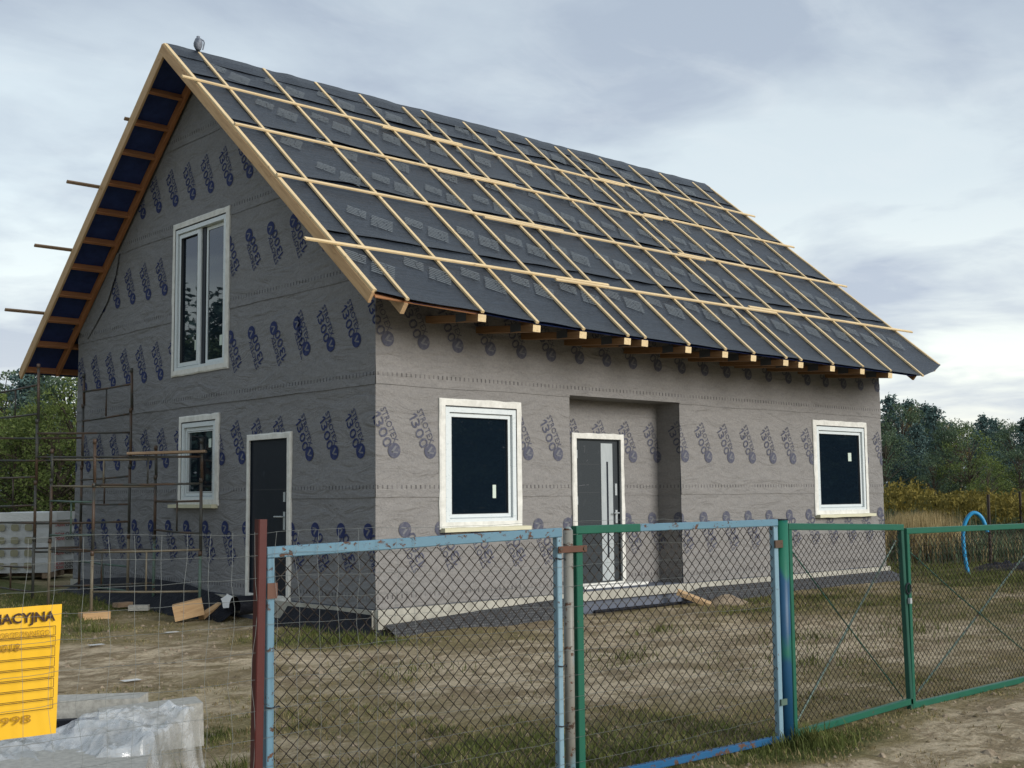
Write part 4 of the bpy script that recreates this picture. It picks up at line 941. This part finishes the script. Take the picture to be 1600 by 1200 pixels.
# footing blocks and timber on the ground
b = B(); b.box((-1.58, 4.02, gh(-1.4, 4.2) - .02), (-1.22, 4.18, gh(-1.4, 4.2) + .075)); tag(b.mk('wood_block', 'wood'), 'pale wooden block under the near scaffold leg', 'block')
def loose(name, loc, size, rot, mat, label, cat):
    b = B(); sx_, sy_, sz_ = [v / 2 for v in size]; e = .006
    b.box((-sx_, -sy_, -sz_), (sx_, sy_, sz_)); M = Matrix.Translation(loc) @ Matrix.Rotation(rot[2], 4, 'Z') @ Matrix.Rotation(rot[1], 4, 'Y') @ Matrix.Rotation(rot[0], 4, 'X')
    return tag(b.mk(name, mat, None, M), label, cat)
loose('timber_offcut', (-.62, 3.10, .27), (.36, .24, .20), (0, -.22, -.5), 'wood', 'chunky tilted timber offcut lying by the black foil', 'timber')
loose('timber_offcut', (-.28, 3.15, .22), (.38, .09, .07), (.1, -.35, .35), 'wood', 'thin split timber piece leaning behind the chunky offcut', 'timber')
loose('brick_piece', (-.72, 4.75, .24), (.24, .12, .06), (0, 0, .2), 'old_wood', 'flat brownish brick piece in the grass below the black foil', 'brick')
loose('stone_piece', (-.68, 4.35, .22), (.26, .13, .07), (0, 0, -.6), 'block', 'flat grey stone in the grass below the black foil', 'stone')
loose('timber_offcut', (5.02, -.38, .24), (.48, .10, .06), (.3, .38, -.9), 'wood', 'orange broken board lying at the niche corner', 'timber')
V = []; Fq = []
for i in range(9):
    for j in range(16): a = 2 * pi * j / 16; r_ = .42 * (1 - i / 8); V.append((5.55 + r_ * cos(a) * 1.2, -.50 + r_ * sin(a) * .8, .13 + .14 * sm(0, 1, i / 8) + .02 * nz(cos(a) * 2 + 5, sin(a) * 2, i * .4)))
for i in range(8):
    for j in range(16): Fq.append((i * 16 + j, i * 16 + (j + 1) % 16, (i + 1) * 16 + (j + 1) % 16, (i + 1) * 16 + j))
tag(mk('sand_heap', V, Fq, 'sand', smooth=True), 'small heap of tan sand at the niche corner', 'sand')

# ------------------------------------------------------------------ insulation packs by the far corner
def pack(x0, y0, x1, y1, zb_, zt_, label, seed):
    """wrapped pack standing on a pallet, front face from (x0,y0) to (x1,y1)"""
    P0 = Vector((x0, y0, 0)); P1 = Vector((x1, y1, 0)); e = (P1 - P0); Lf = e.length; e.normalize(); nrm = Vector((e.y, -e.x, 0))
    p = thing('insulation_pack', label, 'package', (P0 + P1) / 2 + Vector((0, 0, zb_)), 'insulation packs')
    def at_(u, z, o): return P0 + e * u + nrm * o + Vector((0, 0, z))
    V = []; Fq = []; nu, nzv = 14, 12
    for j in range(nzv + 1):
        for i in range(nu + 1):
            z = zb_ + .1 + (zt_ - zb_ - .1) * j / nzv; u = Lf * i / nu
            V.append(at_(u, z, .02 * nz(u * 4, z * 6, seed) - .012 * (j % 3 == 0)))
    for j in range(nzv):
        for i in range(nu): a = j * (nu + 1) + i; Fq.append((a, a + 1, a + nu + 2, a + nu + 1))
    o = len(V); V += [at_(0, zb_ + .1, -.8), at_(Lf, zb_ + .1, -.8), at_(Lf, zt_, -.8), at_(0, zt_, -.8)]; tl, tr_ = nzv * (nu + 1), nzv * (nu + 1) + nu
    Fq += [(o + 1, o, o + 3, o + 2), (0, tl, o + 3, o), (nu, o + 1, o + 2, tr_)]
    Fq.append(tuple(range(tl, tr_ + 1)) + (o + 2, o + 3))
    mk('wrap', V, Fq, 'pack_grey', p, smooth=False)
    fbox(lambda u, z, oo: at_(u, z, oo), (-.01, Lf + .01, zt_ - .14, zt_ + .01), -.81, .035, p, 'top_film', 'foil_white')
    b = B()
    for i in range(3): b.box((0, 0, 0), (.1, .8, .09), M=Matrix.Translation(at_(Lf * i / 2 - (.1 if i == 2 else .05 if i else 0), zb_, 0)) @ Matrix(((e.x, -nrm.x, 0, 0), (e.y, -nrm.y, 0, 0), (0, 0, 1, 0), (0, 0, 0, 1))))
    b.mk('pallet', 'old_wood', p)
    return p, at_, Lf
pk, at_, Lf = pack(-.95, 11.75, .58, 10.60, .27, 1.42, 'white wrapped insulation pack with tan printed blocks at the left edge', 1)
for r_ in range(4):
    for c_ in range(7):
        u = .08 + c_ * .235; z = .42 + r_ * .225; w_, h_ = .085, .075
        pts = [(u + w_ + w_ * cos(a) * (abs(cos(a)) ** -.5 if abs(cos(a)) > .3 else 1.2) * .8, z + h_ + h_ * sin(a) * (abs(sin(a)) ** -.5 if abs(sin(a)) > .3 else 1.2) * .8) for a in [2 * pi * q_ / 12 for q_ in range(12)]]
        mk('printed_block', [at_(x, y, .034) for x, y in pts], [tuple(range(12))], 'pack_tan', pk)
pk, at_, Lf = pack(.70, 10.90, 1.42, 11.35, .28, 1.43, 'insulation pack with upside down red and black lettering', 2)
for r_, z in enumerate((1.17, 1.0, .92, .72, .66, .47, .40)):
    for body, a0, a1, mt in (('UNIO', .80, .43, 'pack_black'), ('WOOD', .41, .03, 'pack_red')):
        T = text_tris(body, 0, 1, 0, 1, .02); mk('lettering', [at_(a0 + (a1 - a0) * x, z + .062 * (1 - y), .040) for t_ in T for x, y in t_], [tuple(range(i * 3, i * 3 + 3)) for i in range(len(T))], mt, pk)
# sand mound behind
V = []; Fq = []; nr, na = 22, 40
for i in range(nr + 1):
    for j in range(na):
        a = 2 * pi * j / na; r_ = i / nr; rr = 1 + .25 * nz(cos(a) * 1.5, sin(a) * 1.5, 2)
        x = 6.0 + 4.6 * r_ * rr * cos(a); y = 20.5 + 2.6 * r_ * rr * sin(a)
        V.append((x, y, gh(x, y) - .05 + 1.95 * (1 - sm(0, 1, r_)) + .28 * fbm(x * .9, y * .9, 4) * (1 - r_) + .10 * fbm(x * 3, y * 3, 4) * (1 - r_)))
for i in range(nr):
    for j in range(na): Fq.append((i * na + j, (i + 1) * na + j, (i + 1) * na + (j + 1) % na, i * na + (j + 1) % na))
mk('sand_mound', V, Fq, 'sand', smooth=True, kind='structure')

# ------------------------------------------------------------------ pile of blocks and boards under plastic, bottom left
rp = Vector((sin(YAW), -cos(YAW), 0)); fp = Vector((cos(YAW), sin(YAW), 0))
def cf(lat, dep, z): return Vector((CAM.x, CAM.y, 0)) + rp * lat + fp * dep + Vector((0, 0, z))
def pblock(lat, dep, z, size, yaw_, tilt, label, name='concrete_block', mat='block'):
    b = B(); sx_, sy_, sz_ = [v / 2 for v in size]; b.box((-sx_, -sy_, -sz_), (sx_, sy_, sz_))
    # knock the corners a little
    rr = random.Random(int(lat * 1000)); b.v = [v + Vector((rr.uniform(-.008, .008), rr.uniform(-.008, .008), rr.uniform(-.006, .006))) for v in b.v]
    M = Matrix.Translation(cf(lat, dep, z)) @ Matrix.Rotation(YAW - pi / 2 + yaw_, 4, 'Z') @ Matrix.Rotation(tilt, 4, 'Y')
    return tag(b.mk(name, mat, None, M), label, 'block', 'blocks in the plastic covered pile')
pblock(-2.62, 7.65, .32, (.66, .22, .24), .05, -.02, 'long pale block at the back of the pile behind the yellow board')
pblock(-2.16, 7.35, .31, (.58, .24, .25), .42, -.03, 'long pale block ending under the plastic sheet')
pblock(-2.36, 7.02, .27, (.24, .26, .24), .30, .0, 'short grey block standing in front of the dark gap')
pblock(-2.80, 7.05, .22, (.42, .26, .24), .05, .02, 'grey block below the yellow board')
pblock(-2.66, 7.36, .11, (.9, .34, .20), .06, .0, 'lowest wide block at the bottom of the pile')
b = B(); b.box((-.19, -.03, -.13), (.19, .03, .10)); tag(b.mk('black_foil', 'foil_black', None, Matrix.Translation(cf(-2.50, 7.25, .28)) @ Matrix.Rotation(YAW - pi / 2 + .3, 4, 'Z')), 'black foil showing in the gap between the pile blocks', 'foil')
# wrapped board stack, each board a part
st = thing('board_stack', 'stack of pale boards with ribbed edges under the plastic', 'board stack', cf(-2.05, 6.4, 0))
for i in range(9):
    b = B(); b.box((-.52, -.55, 0), (.30 + random.uniform(-.012, .012), .50, .038)); b.mk('board', 'block', st, Matrix.Translation(cf(-2.20, 6.50, .02 + i * .036)) @ Matrix.Rotation(YAW - pi / 2 + .22 + random.uniform(-.01, .01), 4, 'Z'))
# crumpled plastic film in two pieces
def film(l0, l1, dn, df, zf, label, seed, nu=80, nv=70):
    V = []; Fq = []
    for j in range(nv + 1):
        for i in range(nu + 1):
            a, c = i / nu, j / nv; lat = l0 + (l1 - l0) * a; d0, d1 = dn(a), df(a); dep = d0 + (d1 - d0) * c; z = zf(a, c)
            f1 = lat * .75 + dep * .66; f2 = lat * .66 - dep * .75
            r1 = abs(nz(f1 * 4.0 + .5 * nz(f2 * 2, 3), f2 * 1.2, 5 + seed)); r2 = abs(nz(f2 * 7 + .5 * nz(f1 * 3, 7), f1 * 2.5, 8 + seed)); r3 = abs(nz(f1 * 15 + f2 * 4, f2 * 9, 2 + seed))
            z += .055 * (1 - 3.0 * r1) * .6 + .030 * (1 - 3.0 * r2) * .6 + .012 * (1 - 3 * r3)
            V.append(cf(lat + .05 * nz(f2 * 4, dep * 3, seed), dep + .05 * nz(lat * 5, f1 * 4, 3 + seed), max(z, .035)))
    for j in range(nv):
        for i in range(nu): a = j * (nu + 1) + i; Fq.append((a, a + 1, a + nu + 2, a + nu + 1))
    return tag(mk('plastic_film', V, Fq, 'plastic_sheet', smooth=False), label, 'plastic sheet')
film(-2.66, -1.79, lambda a: 6.05 + .25 * a, lambda a: 6.75 + .45 * sm(.1, .8, a), lambda a, c: .19 + .24 * sm(.1, .75, a * .6 + c * .5) - .30 * sm(.12, 0, c) - .34 * sm(.93, 1, a), 'crumpled translucent plastic film tented over the board stack', 0)
film(-3.0, -1.98, lambda a: 5.6, lambda a: 6.75 + .1 * sin(a * 6), lambda a, c: .14 + .15 * sm(0, .6, c) + .05 * sin(a * 5) - .2 * sm(.1, 0, c), 'low crumpled plastic film bunched below the yellow board', 3)
# litter
for i, (x, y, lab) in enumerate(((-2.6, 1.3, 'white scrap of paper on the sand left of the red post'), (-3.25, -.9, 'curled white scrap near the plastic covered pile'), (-1.35, 2.1, 'pale flat scrap near the timber offcut'))):
    V = [(x + dx * .08, y + dy * .05, gh(x, y) + .02 + .015 * nz(dx, dy, i * 9)) for dy in (-1, 0, 1) for dx in (-1, 0, 1)]
    tag(mk('paper_scrap', V, [(0, 1, 4, 3), (1, 2, 5, 4), (3, 4, 7, 6), (4, 5, 8, 7)], 'foil_white'), lab, 'scrap')

# ------------------------------------------------------------------ right side: hose, black sheeting, far fence
hd = rp
hb = Vector((12.14, -.64, .15)); b = B()
pts = []
for q in [(.06, -.1), (0, .1), (-.04, .35), (-.06, .62), (-.045, .85), (.02, 1.02), (.12, 1.12), (.22, 1.10), (.30, 1.0), (.345, .86), (.37, .78)]: pts.append(hb + hd * q[0] + Vector((0, 0, q[1])))
sp_ = []
for i in range(len(pts) - 1):
    p0, p1, p2, p3 = pts[max(i - 1, 0)], pts[i], pts[i + 1], pts[min(i + 2, len(pts) - 1)]
    for s_ in range(5): t_ = s_ / 5; sp_.append(.5 * ((2 * p1) + (p2 - p0) * t_ + (2 * p0 - 5 * p1 + 4 * p2 - p3) * t_ * t_ + (3 * p1 - p0 - 3 * p2 + p3) * t_ ** 3))
b.tube(sp_, .034, 10); tag(b.mk('hose', 'hose', smooth=True), 'bright blue pipe bent into an arch rising from the ground', 'pipe')
V = []; Fq = []
for j in range(9):
    for i in range(25):
        a, c = i / 24, j / 8; P0 = Vector((12.75, -.45, 0)) + rp * (1.5 * a) + fp * (.5 * c - .25)
        V.append((P0.x, P0.y, gh(P0.x, P0.y) + (.15 * sin(pi * c) * sin(pi * min(1, a * 1.02)) ** .5) * (1 + .6 * nz(i * .5, j * .6)) + .01))
for j in range(8):
    for i in range(24): Fq.append((j * 25 + i, j * 25 + i + 1, (j + 1) * 25 + i + 1, (j + 1) * 25 + i))
tag(mk('black_sheeting', V, Fq, 'foil_black', smooth=True), 'heap of crumpled black sheeting right of the blue pipe', 'sheeting')
for i, (x, y, h_) in enumerate(((20.2, 4.3, 1.45), (14.8, .26, 1.35), (18.6, 1.4, 1.4), (24, 7.2, 1.4))):
    b = B(); z = gh(x, y); b.tube([(x, y, z - .2), (x + .02, y, z + h_)], .03, 6)
    o = b.mk('far_post', 'dark_post'); tag(o, ['thin dark post standing in the dry grass near the house corner', 'thin dark post behind the blue pipe', 'thin dark post near the right edge of the meadow', 'thin dark post deepest in the meadow beside the house'][i], 'post', 'thin dark posts in the meadow')

# ------------------------------------------------------------------ vegetation
def cards(V, Fq, c, n, rad, size, rng, flat=1.0, droop=0.0):
    for _ in range(n):
        while True:
            p = Vector((rng.uniform(-1, 1), rng.uniform(-1, 1), rng.uniform(-1, 1)))
            if .25 < p.length < 1: break
        p = Vector((p.x * rad, p.y * rad, p.z * rad * flat)) + c
        d = Vector((rng.gauss(0, 1), rng.gauss(0, 1), rng.gauss(0, .7))).normalized(); e = d.orthogonal().normalized(); e = Matrix.Rotation(rng.uniform(0, 6.28), 3, d) @ e; s = size * rng.uniform(.6, 1.3)
        f_ = d.cross(e) * .45; o = len(V); V += [p - e * s * .5, p + f_ * s * .5, p + e * s * .5 - Vector((0, 0, droop * s)), p - f_ * s * .5]; Fq.append((o, o + 1, o + 2, o + 3))
def proto_decid(seed, mat, leaf=.13, nb=46, h=6.0, wd=2.2, n_per=70):
    rng = random.Random(seed); V = []; Fq = []; b = B(); b.tube([(0, 0, -.3), (.05, .03, h * .3), (-.05, .05, h * .6), (0, 0, h * .85)], [.12, .10, .06, .02], 7)
    for i in range(nb):
        t_ = rng.uniform(.10, .98); a = rng.uniform(0, 6.28); prof_ = sin(pi * min(1, (t_ * .86 + .12))) ** .65
        rr = wd * prof_ * rng.uniform(.35, 1.0); c = Vector((rr * cos(a), rr * sin(a), h * t_ + rng.uniform(-.2, .2)))
        b.tube([(0, 0, h * t_ * .75), c * .6 + Vector((0, 0, h * t_ * .33)), c], [.03, .018, .006], 4, caps=False)
        cards(V, Fq, c, n_per, rng.uniform(.35, .75) * (1 - .35 * t_), leaf, rng, .85, .2)
    return (V, Fq, mat), (b.v, b.f)
def proto_pine(seed, mat, h=7.0, leaf=.22):
    rng = random.Random(seed); V = []; Fq = []; b = B(); b.tube([(0, 0, -.3), (.03, 0, h * .5), (0, 0, h)], [.13, .08, .015], 7); z = h * .08
    while z < h * .99:
        t_ = z / h; Lb = (1.9 * (1 - t_) ** .75 + .12) * rng.uniform(.75, 1.15); m = rng.randint(5, 7)
        for q in range(m):
            a = 2 * pi * q / m + rng.uniform(-.4, .4); ll = Lb * rng.uniform(.65, 1.1); rise = .25 + .55 * t_; tip = Vector((ll * cos(a), ll * sin(a), z + ll * rise))
            b.tube([(0, 0, z), Vector((0, 0, z)).lerp(tip, .6) - Vector((0, 0, .05 * ll)), tip], [.025, .015, .005], 4, caps=False)
            ns = max(2, int(ll / .24))
            for s in range(ns): c = Vector((0, 0, z)).lerp(tip, (s + 1) / ns); cards(V, Fq, c, 15, .24 + .10 * (s / ns), leaf, rng, .7)
        z += .30 + .24 * (1 - t_)
    cards(V, Fq, Vector((0, 0, h)), 14, .16, leaf, rng, 1.6)
    return (V, Fq, mat), (b.v, b.f)
PR = {'pine': [proto_pine(1, 'leaf_pine', 7.0), proto_pine(2, 'leaf_pine', 7.6)], 'mid': [proto_decid(3, 'leaf_mid', nb=60), proto_decid(4, 'leaf_mid', .14, 64, 6.4, 2.4)], 'light': [proto_decid(5, 'leaf_light', .11, 60, 5.2, 1.9, 80), proto_decid(6, 'leaf_light', .12, 50, 4.6, 2.2, 80)], 'dry': [proto_decid(7, 'leaf_dry', .12, 40, 5.5, 1.9)]}
PMESH = {}
def tree(kind, var, x, y, sc, rz, label, group, wide=1.0):
    v = var % len(PR[kind]); key = (kind, v); M = Matrix.Translation((x, y, gh(x, y))) @ Matrix.Rotation(rz, 4, 'Z') @ Matrix.Diagonal((sc * wide, sc * wide, sc, 1))
    o = bpy.data.objects.new({'pine': 'pine_tree', 'mid': 'leafy_tree', 'light': 'leafy_tree', 'dry': 'leafy_tree'}[kind], None); link(o, None, M); tag(o, label, 'tree', group)
    if key not in PMESH:
        (V, Fq, mt), (bv, bf) = PR[kind][v]; c = mk('crown', V, Fq, mt, o, M); tr = mk('trunk', bv, bf, 'bark', o, M); PMESH[key] = (c, tr)
    else:
        for src in PMESH[key]: inst(src, o, M)
    return o
def pos(u, dep): return Vector((CAM.x, CAM.y, 0)) + fp * dep + rp * ((u - 800) / F_PX * dep)
# right wood edge: (photo column, depth, height, kind)
RT = [(1392, 52, 6.5, 'pine'), (1410, 50, 6.6, 'mid'), (1428, 56, 7.0, 'dry'), (1447, 54, 6.2, 'pine'), (1460, 48, 5.6, 'pine'), (1478, 47, 5.4, 'mid'), (1497, 46, 5.0, 'mid'), (1513, 43, 4.3, 'light'), (1536, 60, 6.0, 'pine'), (1552, 62, 5.9, 'pine'), (1567, 64, 5.7, 'pine'), (1583, 50, 5.4, 'mid'), (1602, 48, 5.0, 'pine'), (1622, 50, 5.4, 'mid'), (1540, 40, 3.0, 'light'), (1562, 42, 3.2, 'light'), (1380, 44, 4.8, 'mid'), (1432, 45, 4.6, 'pine'), (1590, 41, 3.6, 'mid'), (1470, 58, 6.0, 'dry'), (1525, 56, 4.8, 'pine'), (1640, 55, 5.6, 'pine'), (1405, 46, 4.2, 'pine'), (1455, 43, 3.6, 'mid'), (1400, 66, 7.2, 'mid'), (1420, 68, 7.6, 'pine'), (1442, 70, 6.9, 'mid'), (1466, 70, 6.6, 'pine'), (1490, 68, 6.6, 'mid'), (1512, 72, 6.6, 'mid'), (1530, 70, 6.2, 'mid'), (1555, 72, 6.4, 'mid'), (1576, 70, 6.6, 'mid'), (1598, 68, 6.2, 'mid'), (1618, 70, 6.4, 'mid')]
words = ['tall', 'slim', 'broad', 'short', 'dense', 'leaning', 'ragged', 'low']
base_h = {'pine': 7.2, 'mid': 6.4, 'light': 5.1, 'dry': 5.7}; knd = {'pine': 'dark blue green pine', 'mid': 'mid green leafy tree', 'light': 'yellow green young tree', 'dry': 'brownish thin crowned tree'}
order = {}
RTs = sorted(RT, key=lambda a: a[0])
for i, (u, dep, h_, kd) in enumerate(RTs):
    order[kd] = order.get(kd, 0) + 1; p_ = pos(u, dep); ordn = ['first', 'second', 'third', 'fourth', 'fifth', 'sixth', 'seventh', 'eighth', 'ninth', 'tenth', 'eleventh', 'twelfth', 'thirteenth', 'fourteenth', 'fifteenth', 'sixteenth', 'seventeenth', 'eighteenth'][order[kd] - 1]
    tree(kd, i, p_.x, p_.y, h_ * .80 / base_h[kd], i * 1.7, f'{ordn} {knd[kd]} from the house corner in the wood edge on the right', 'wood edge right of the house', 1.0 if kd == 'pine' else 1.1)
LT = [(-30, 34, 5.0, 'light'), (0, 42, 6.2, 'mid'), (14, 33, 4.2, 'light'), (38, 38, 5.2, 'pine'), (45, 31, 3.6, 'light'), (70, 36, 5.0, 'mid'), (84, 30, 4.2, 'light'), (104, 34, 5.0, 'mid'), (122, 30, 4.4, 'light'), (150, 33, 4.8, 'pine'), (25, 30, 3.2, 'light'), (95, 29, 3.0, 'light'), (60, 40, 5.8, 'pine')]
order = {}
for i, (u, dep, h_, kd) in enumerate(sorted(LT)):
    order[kd] = order.get(kd, 0) + 1; p_ = pos(u, dep); ordn = ['first', 'second', 'third', 'fourth', 'fifth', 'sixth', 'seventh'][order[kd] - 1]
    tree(kd, i + 1, p_.x, p_.y, h_ / base_h[kd], i * 2.1, f'{ordn} {knd[kd]} from the left edge behind the scaffold', 'thicket left of the house', 1.15)
# trees beyond the frame that the panes mirror
for i in range(26):
    x = -30 + (i % 13) * 2.5 + (1.2 if i > 12 else 0); y = 32 + (4 if i > 12 else 0) + 2.0 * nz(i * 1.7, 3); tree('pine' if i % 3 else 'mid', i, x, y, (9.2 + 1.5 * nz(i * 2.3, 8)) / 7, i, 'forest tree left of the plot, seen only mirrored in the tall gable window', 'trees mirrored in the gable window', 1.7)
for i in range(30):  # added out of frame so the front panes mirror dark wood, not sky
    x = 21 + (i % 15) * 3.4 + (1.7 if i > 14 else 0); y = -30 - (5 if i > 14 else 0) + 2.0 * nz(i * 1.3, 5); tree('mid' if i % 2 else 'pine', i, x, y, (7.8 + 1.2 * nz(i * 2.3, 4)) / 7, i, 'added forest tree right of the plot, out of view, darkening the front window reflections', 'trees mirrored in the front windows', 1.8)
# goldenrod and reeds
rng = random.Random(12); V = []; Fq = []; V2 = []; F2 = []; V3 = []; F3 = []
def blade(V, Fq, p, h, w_, rng, lean=.3):
    a = rng.uniform(0, 6.28); d = Vector((cos(a), sin(a), 0)); q = d.orthogonal() if False else Vector((-sin(a), cos(a), 0)); t1 = p + Vector((0, 0, h * .6)) + d * (lean * h * .25); t2 = p + Vector((0, 0, h)) + d * (lean * h)
    o = len(V); V += [p - q * w_, p + q * w_, t1 + q * w_ * .7, t1 - q * w_ * .7, t2]; Fq += [(o, o + 1, o + 2, o + 3), (o + 3, o + 2, o + 4)]
for i in range(1150):
    u = rng.uniform(1365, 1660); dep = rng.uniform(27, 37); p_ = pos(u, dep); m_ = nz(p_.x * .35, p_.y * .35, 2)
    p_.z = gh(p_.x, p_.y); h_ = rng.uniform(.7, 1.15) + .45 * m_ + (.2 if u < 1440 else 0)
    if m_ < -.08: continue
    blade(V3, F3, p_, h_, .012, rng, .1)
    cards(V, Fq, p_ + Vector((rng.uniform(-.1, .1), rng.uniform(-.1, .1), h_)), 16, .17, .11, rng, 1.0, .3)
    for _ in range(5): blade(V3, F3, p_ + Vector((rng.uniform(-.2, .2), rng.uniform(-.2, .2), 0)), h_ * rng.uniform(.5, .8), .02, rng, .3)
for i in range(5200):
    u = rng.gauss(1432, 26); dep = rng.uniform(24.5, 28); p_ = pos(u, dep); p_.z = gh(p_.x, p_.y); blade(V2, F2, p_, rng.uniform(.5, 1.08), .008, rng, .12)
for i in range(3000):
    u = rng.uniform(1380, 1650); dep = rng.uniform(24, 28); p_ = pos(u, dep); p_.z = gh(p_.x, p_.y); hh = rng.uniform(.25, .65)
    if rng.random() < .3: blade(V2, F2, p_, hh, .010, rng, .35)
    else: blade(V3, F3, p_, hh, .014, rng, .4)
for i in range(2600):                      # left side weeds in front of the thicket
    u = rng.uniform(-30, 130); dep = rng.uniform(25, 30); p_ = pos(u, dep); p_.z = gh(p_.x, p_.y); hh = rng.uniform(.3, .9)
    if rng.random() < .4: blade(V2, F2, p_, hh, .012, rng, .35)
    else: blade(V3, F3, p_, hh, .02, rng, .4)
tag(mk('goldenrod', V, Fq, 'goldenrod'), 'yellow flowering goldenrod in front of the wood', 'flowers', kind='stuff')
tag(mk('dry_reeds', V2, F2, 'reed'), 'straw coloured dry grass standing beside the house corner', 'dry grass', kind='stuff')
tag(mk('weed_leaves', V3, F3, 'leaf_mid'), 'green weeds under the goldenrod', 'weeds', kind='stuff')
# grass in the yard
V = []; Fq = []; V2 = []; F2 = []; rng = random.Random(5)
def yard(n, x0, x1, y0, y1, hmul, thr):
    for _ in range(n):
        x = rng.uniform(x0, x1); y = rng.uniform(y0, y1)
        if -.05 < x < L_ + .1 and y > -.3 and y < W_: continue
        g = grassy(x, y) + .5 * nz(x * 2.2, y * 2.2, 6) + .25 * nz(x * 7, y * 7, 2)
        if g < thr + rng.random() * .35: continue
        p_ = Vector((x, y, gh(x, y) - .01)); dry_ = rng.random() < .85 - .80 * sm(.42, 1.0, g); h_ = rng.uniform(.015, .055) * hmul * (.7 + .8 * sm(.5, 1.2, g))
        blade(V2 if dry_ else V, F2 if dry_ else Fq, p_, h_, .0028 * (1 + .3 * hmul), rng, .75 if dry_ else .5)
yard(150000, -6.6, 3.5, -7.4, -2.5, 1.0, .30)
yard(150000, -6.5, 8, -2.5, 7.5, 1.1, .30)
yard(70000, 3.5, 17, -6.5, 0, 1.3, .40)
yard(60000, 8, 26, -4, 9, 2.0, .40)
for (cx, cy, n, hh, rr) in ((-1.12, -6.33, 260, .15, .2), (-1.35, -6.2, 160, .10, .25), (-3.0, -5.9, 160, .09, .5), (-4.2, -5.6, 400, .08, .7), (-3.6, -5.5, 300, .08, .5), (-.5, -.2, 420, .13, .35), (-.4, .7, 260, .12, .3), (-4.35, -4.6, 120, .2, .15), (-1.9, 2.9, 160, .12, .2), (.6, -3.2, 160, .09, .5), (-1.2, -2.2, 140, .08, .5), (3.0, -3.6, 200, .1, .6), (1.5, -4.6, 220, .1, .6), (4.4, -4.0, 260, .1, .7), (6.0, -3.0, 240, .1, .7), (2.4, -2.0, 120, .1, .3), (4.6, -1.4, 140, .12, .3), (6.2, -.9, 160, .12, .3), (-2.0, -5.75, 220, .14, .4)):
    for _ in range(n):
        a = rng.uniform(0, 6.28); r_ = abs(rng.gauss(0, rr)); x, y = cx + r_ * cos(a), cy + r_ * sin(a) * .7; blade(V, Fq, Vector((x, y, gh(x, y) - .01)), hh * rng.uniform(.4, 1.1), .0045, rng, .6)
Vs = []; Fs = []
for _ in range(3800):
    x = rng.uniform(-6.5, 9); y = rng.uniform(-8.2, 5) if rng.random() < .8 else rng.uniform(-9, -6)
    if -.1 < x < L_ + .1 and y > -.3: continue
    r_ = abs(rng.gauss(0, .012)) + .006; z = gh(x, y); o = len(Vs)
    Vs += [(x + r_ * rng.uniform(.7, 1.4) * cos(q * 1.2566), y + r_ * rng.uniform(.7, 1.4) * sin(q * 1.2566), z - .004 + r_ * .2 * rng.random()) for q in range(5)] + [(x + r_ * .3, y, z + r_ * rng.uniform(.5, .9)), (x - r_ * .3, y + r_ * .2, z + r_ * rng.uniform(.4, .8))]
    Fs += [(o, o + 1, o + 5), (o + 1, o + 2, o + 6, o + 5), (o + 2, o + 3, o + 6), (o + 3, o + 4, o + 6), (o + 4, o, o + 5, o + 6)]
tag(mk('gravel', Vs, Fs, 'sand'), 'loose stones and clods of earth scattered over the yard', 'stones', kind='stuff')
tag(mk('grass', V, Fq, 'grass_blade'), 'patchy short green grass across the yard', 'grass', kind='stuff')
tag(mk('dry_grass', V2, F2, 'grass_dry'), 'patchy dry straw grass across the yard', 'grass', kind='stuff')
